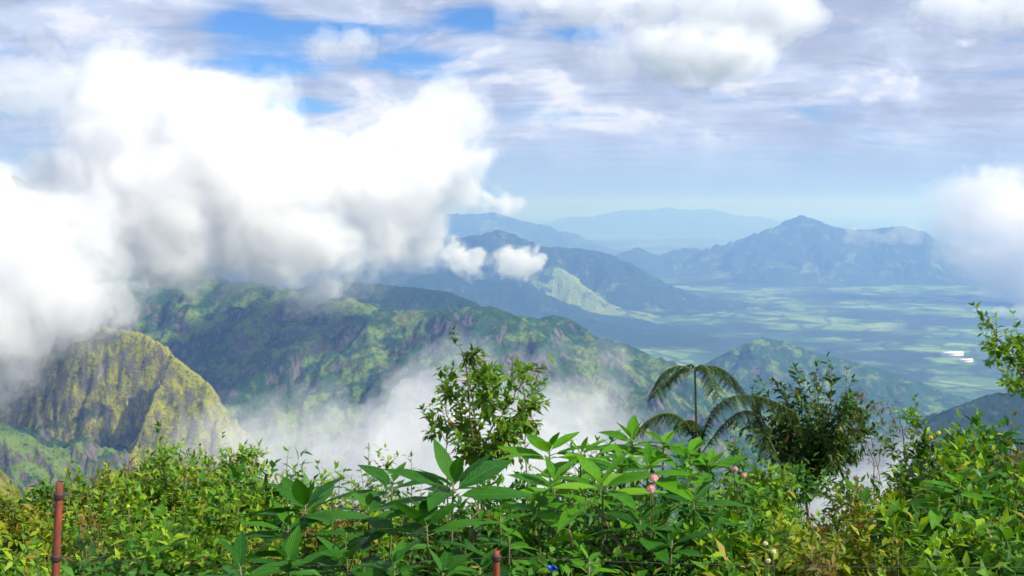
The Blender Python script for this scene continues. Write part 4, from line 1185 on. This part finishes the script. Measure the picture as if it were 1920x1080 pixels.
# ---- leaf litter, grass and seedlings covering the slope
lv = Leaves()
n = 60000
y = PR.uniform(2.4, 9.5, n); x = PR.uniform(-.62, .62, n) * y
h = PR.uniform(0, 1, n) ** .8 * (.50 + .30 * fbm(x * 1.1, y * 1.1, 2.0, 3))
z = ground_z(x, y) + np.maximum(h, 0.01)
a = PR.uniform(0, 6.283, n); e = PR.normal(.25, .4, n)
d = np.stack([np.cos(a) * np.cos(e), np.sin(a) * np.cos(e), np.sin(e)], -1)
L_ = PR.uniform(.03, .065, n)
lv.add(np.stack([x, y, z], -1), d, nrm(UP + .5 * PR.normal(size=(n, 3))), L_, L_ * .45, T_SMALL, .25)
o = lv.build('undergrowth', L_MID); o['kind'] = 'stuff'
lv = Leaves()
n = 3500
y = PR.uniform(2.6, 8.5, n); x = PR.uniform(-.6, .6, n) * y
z = ground_z(x, y)
a = PR.uniform(0, 6.283, n); e = PR.normal(1.15, .25, n)
d = np.stack([np.cos(a) * np.cos(e), np.sin(a) * np.cos(e), np.sin(e)], -1)
L_ = PR.uniform(.3, .6, n)
lv.add(np.stack([x, y, z], -1), d, PR.normal(size=(n, 3)), L_, .009, T_BLADE, PR.uniform(.1, .5, n))
o = lv.build('grass', L_OLIVE); o['kind'] = 'stuff'


# ---- the wire fence and the scrap of plastic
def rust_mat():
    m, n = new_mat('red_post_paint')
    pos = n.n('ShaderNodeTexCoord').outputs['Object']
    a = n.noise(n.vmath('MULTIPLY', pos, (40, 40, 9)), 1.0, 6, .65)
    c = n.mix(n.rng(a, .35, .62), rgb(.36, .06, .022), rgb(.15, .045, .025))
    c = n.mix(n.rng(n.noise(pos, 38.0, 5, .75), .52, .66), c, rgb(.10, .05, .035))
    bp = n.n('ShaderNodeBump', {'Strength': .5, 'Distance': .002, 'Height': a})
    p = n.n('ShaderNodeBsdfPrincipled', {'Base Color': c, 'Roughness': .6, 'Normal': bp.outputs[0]})
    n.n('ShaderNodeOutputMaterial', {0: p.outputs[0]})
    return m


M_POST = rust_mat()
m_, n_ = new_mat('grey_wire')
n_.n('ShaderNodeOutputMaterial', {0: n_.n('ShaderNodeBsdfPrincipled', {'Base Color': rgb(.10, .085, .075), 'Metallic': .5, 'Roughness': .5}).outputs[0]})
m2, n2 = new_mat('dark_wire_tie')
n2.n('ShaderNodeOutputMaterial', {0: n2.n('ShaderNodeBsdfPrincipled', {'Base Color': rgb(.06, .035, .03), 'Metallic': .4, 'Roughness': .7}).outputs[0]})
DP = 3.35
pa = at(112, 903, DP); pb = at(104, 1080, DP)
slope_ = (pa - pb)
pz = float(ground_z(pa[0], pa[1]))
k_ = (pz - .1 - pa[2]) / slope_[2]
foot = pa + slope_ * k_
fence = empty('wire_fence', foot); tag(fence, 'wire fence on slim rusty red posts in the undergrowth', 'fence')
foot = np.array(fence.location)
f2 = at(928, 1150, DP); top2 = at(931, 1031, DP)
for (lo2, hi2, rad) in ((foot, pa, .0122), (np.array([f2[0], f2[1], float(ground_z(f2[0], f2[1])) - .1]), top2, .011)):
    tb = Tubes()
    q = np.linspace(0, 1, 24)[:, None]
    pts = lo2 + (hi2 - lo2) * q
    prof = np.full(24, rad); prof[-1] = rad * .82
    tb.add(pts, prof, None, 14)
    pst = tb.build('post', M_POST, fence, foot)
    for py_ in (930, 1046):
        t = (at(108, py_, DP)[2] - lo2[2]) / (hi2[2] - lo2[2])
        if t > .97:
            continue
        c = lo2 + (hi2 - lo2) * t; dd = nrm((hi2 - lo2)[None])[0]
        tt = Tubes()
        zz = np.linspace(-.011, .011, 7)
        tt.add(c + dd * zz[:, None], rad + np.array([.0005, .004, .0048, .0035, .005, .004, .0005]), None, 14)
        bo = tt.build('wire_tie', m2, pst, foot)
for py_ in (1046,):
    tb = Tubes()
    a = at(-700, py_ + 8, DP); b = at(106, py_, DP); c = at(931, py_ + 2, DP); d_ = at(2600, py_ + 6, DP)
    pts = []
    for (p, q) in ((a, b), (b, c), (c, d_)):
        t = np.linspace(0, 1, 16)[:-1, None]
        pts.append(p + (q - p) * t + np.array([0, .018, 0]) - UP * .03 * (4 * t * (1 - t)))
    tb.add(np.concatenate(pts), .0009, .0009, 5)
    tb.build('wire', m_, fence, foot)

m3, n3 = new_mat('blue_plastic')
n3.n('ShaderNodeOutputMaterial', {0: n3.n('ShaderNodeBsdfPrincipled', {'Base Color': rgb(.02, .10, .55), 'Roughness': .35}).outputs[0]})
c = at(1036, 1066, 3.3); gx_, gy_ = np.meshgrid(np.linspace(-1, 1, 14), np.linspace(-1, 1, 14))
rx = gx_ * .014; ry = gy_ * .011
rz = .006 * np.sin(gx_ * 4 + gy_ * 2) + .005 * np.cos(gy_ * 5 - gx_) + .004 * fbm(gx_ * 2, gy_ * 2, .5, 2)
V = np.stack([rx + .002 * np.sin(gy_ * 6), rz - ry * .5, ry + .003 * np.sin(gx_ * 5)], -1).reshape(-1, 3)
ii = np.arange(196).reshape(14, 14)
o = link('plastic_scrap', raw_mesh('plastic_scrap', V, np.stack([ii[:-1, :-1], ii[:-1, 1:], ii[1:, 1:], ii[1:, :-1]], -1).reshape(-1, 4)), m3)
o.location = [float(v_) for v_ in c]; md = o.modifiers.new('thickness', 'SOLIDIFY'); md.thickness = .0015
tag(o, 'crumpled scrap of bright blue plastic caught in the stems', 'plastic scrap')
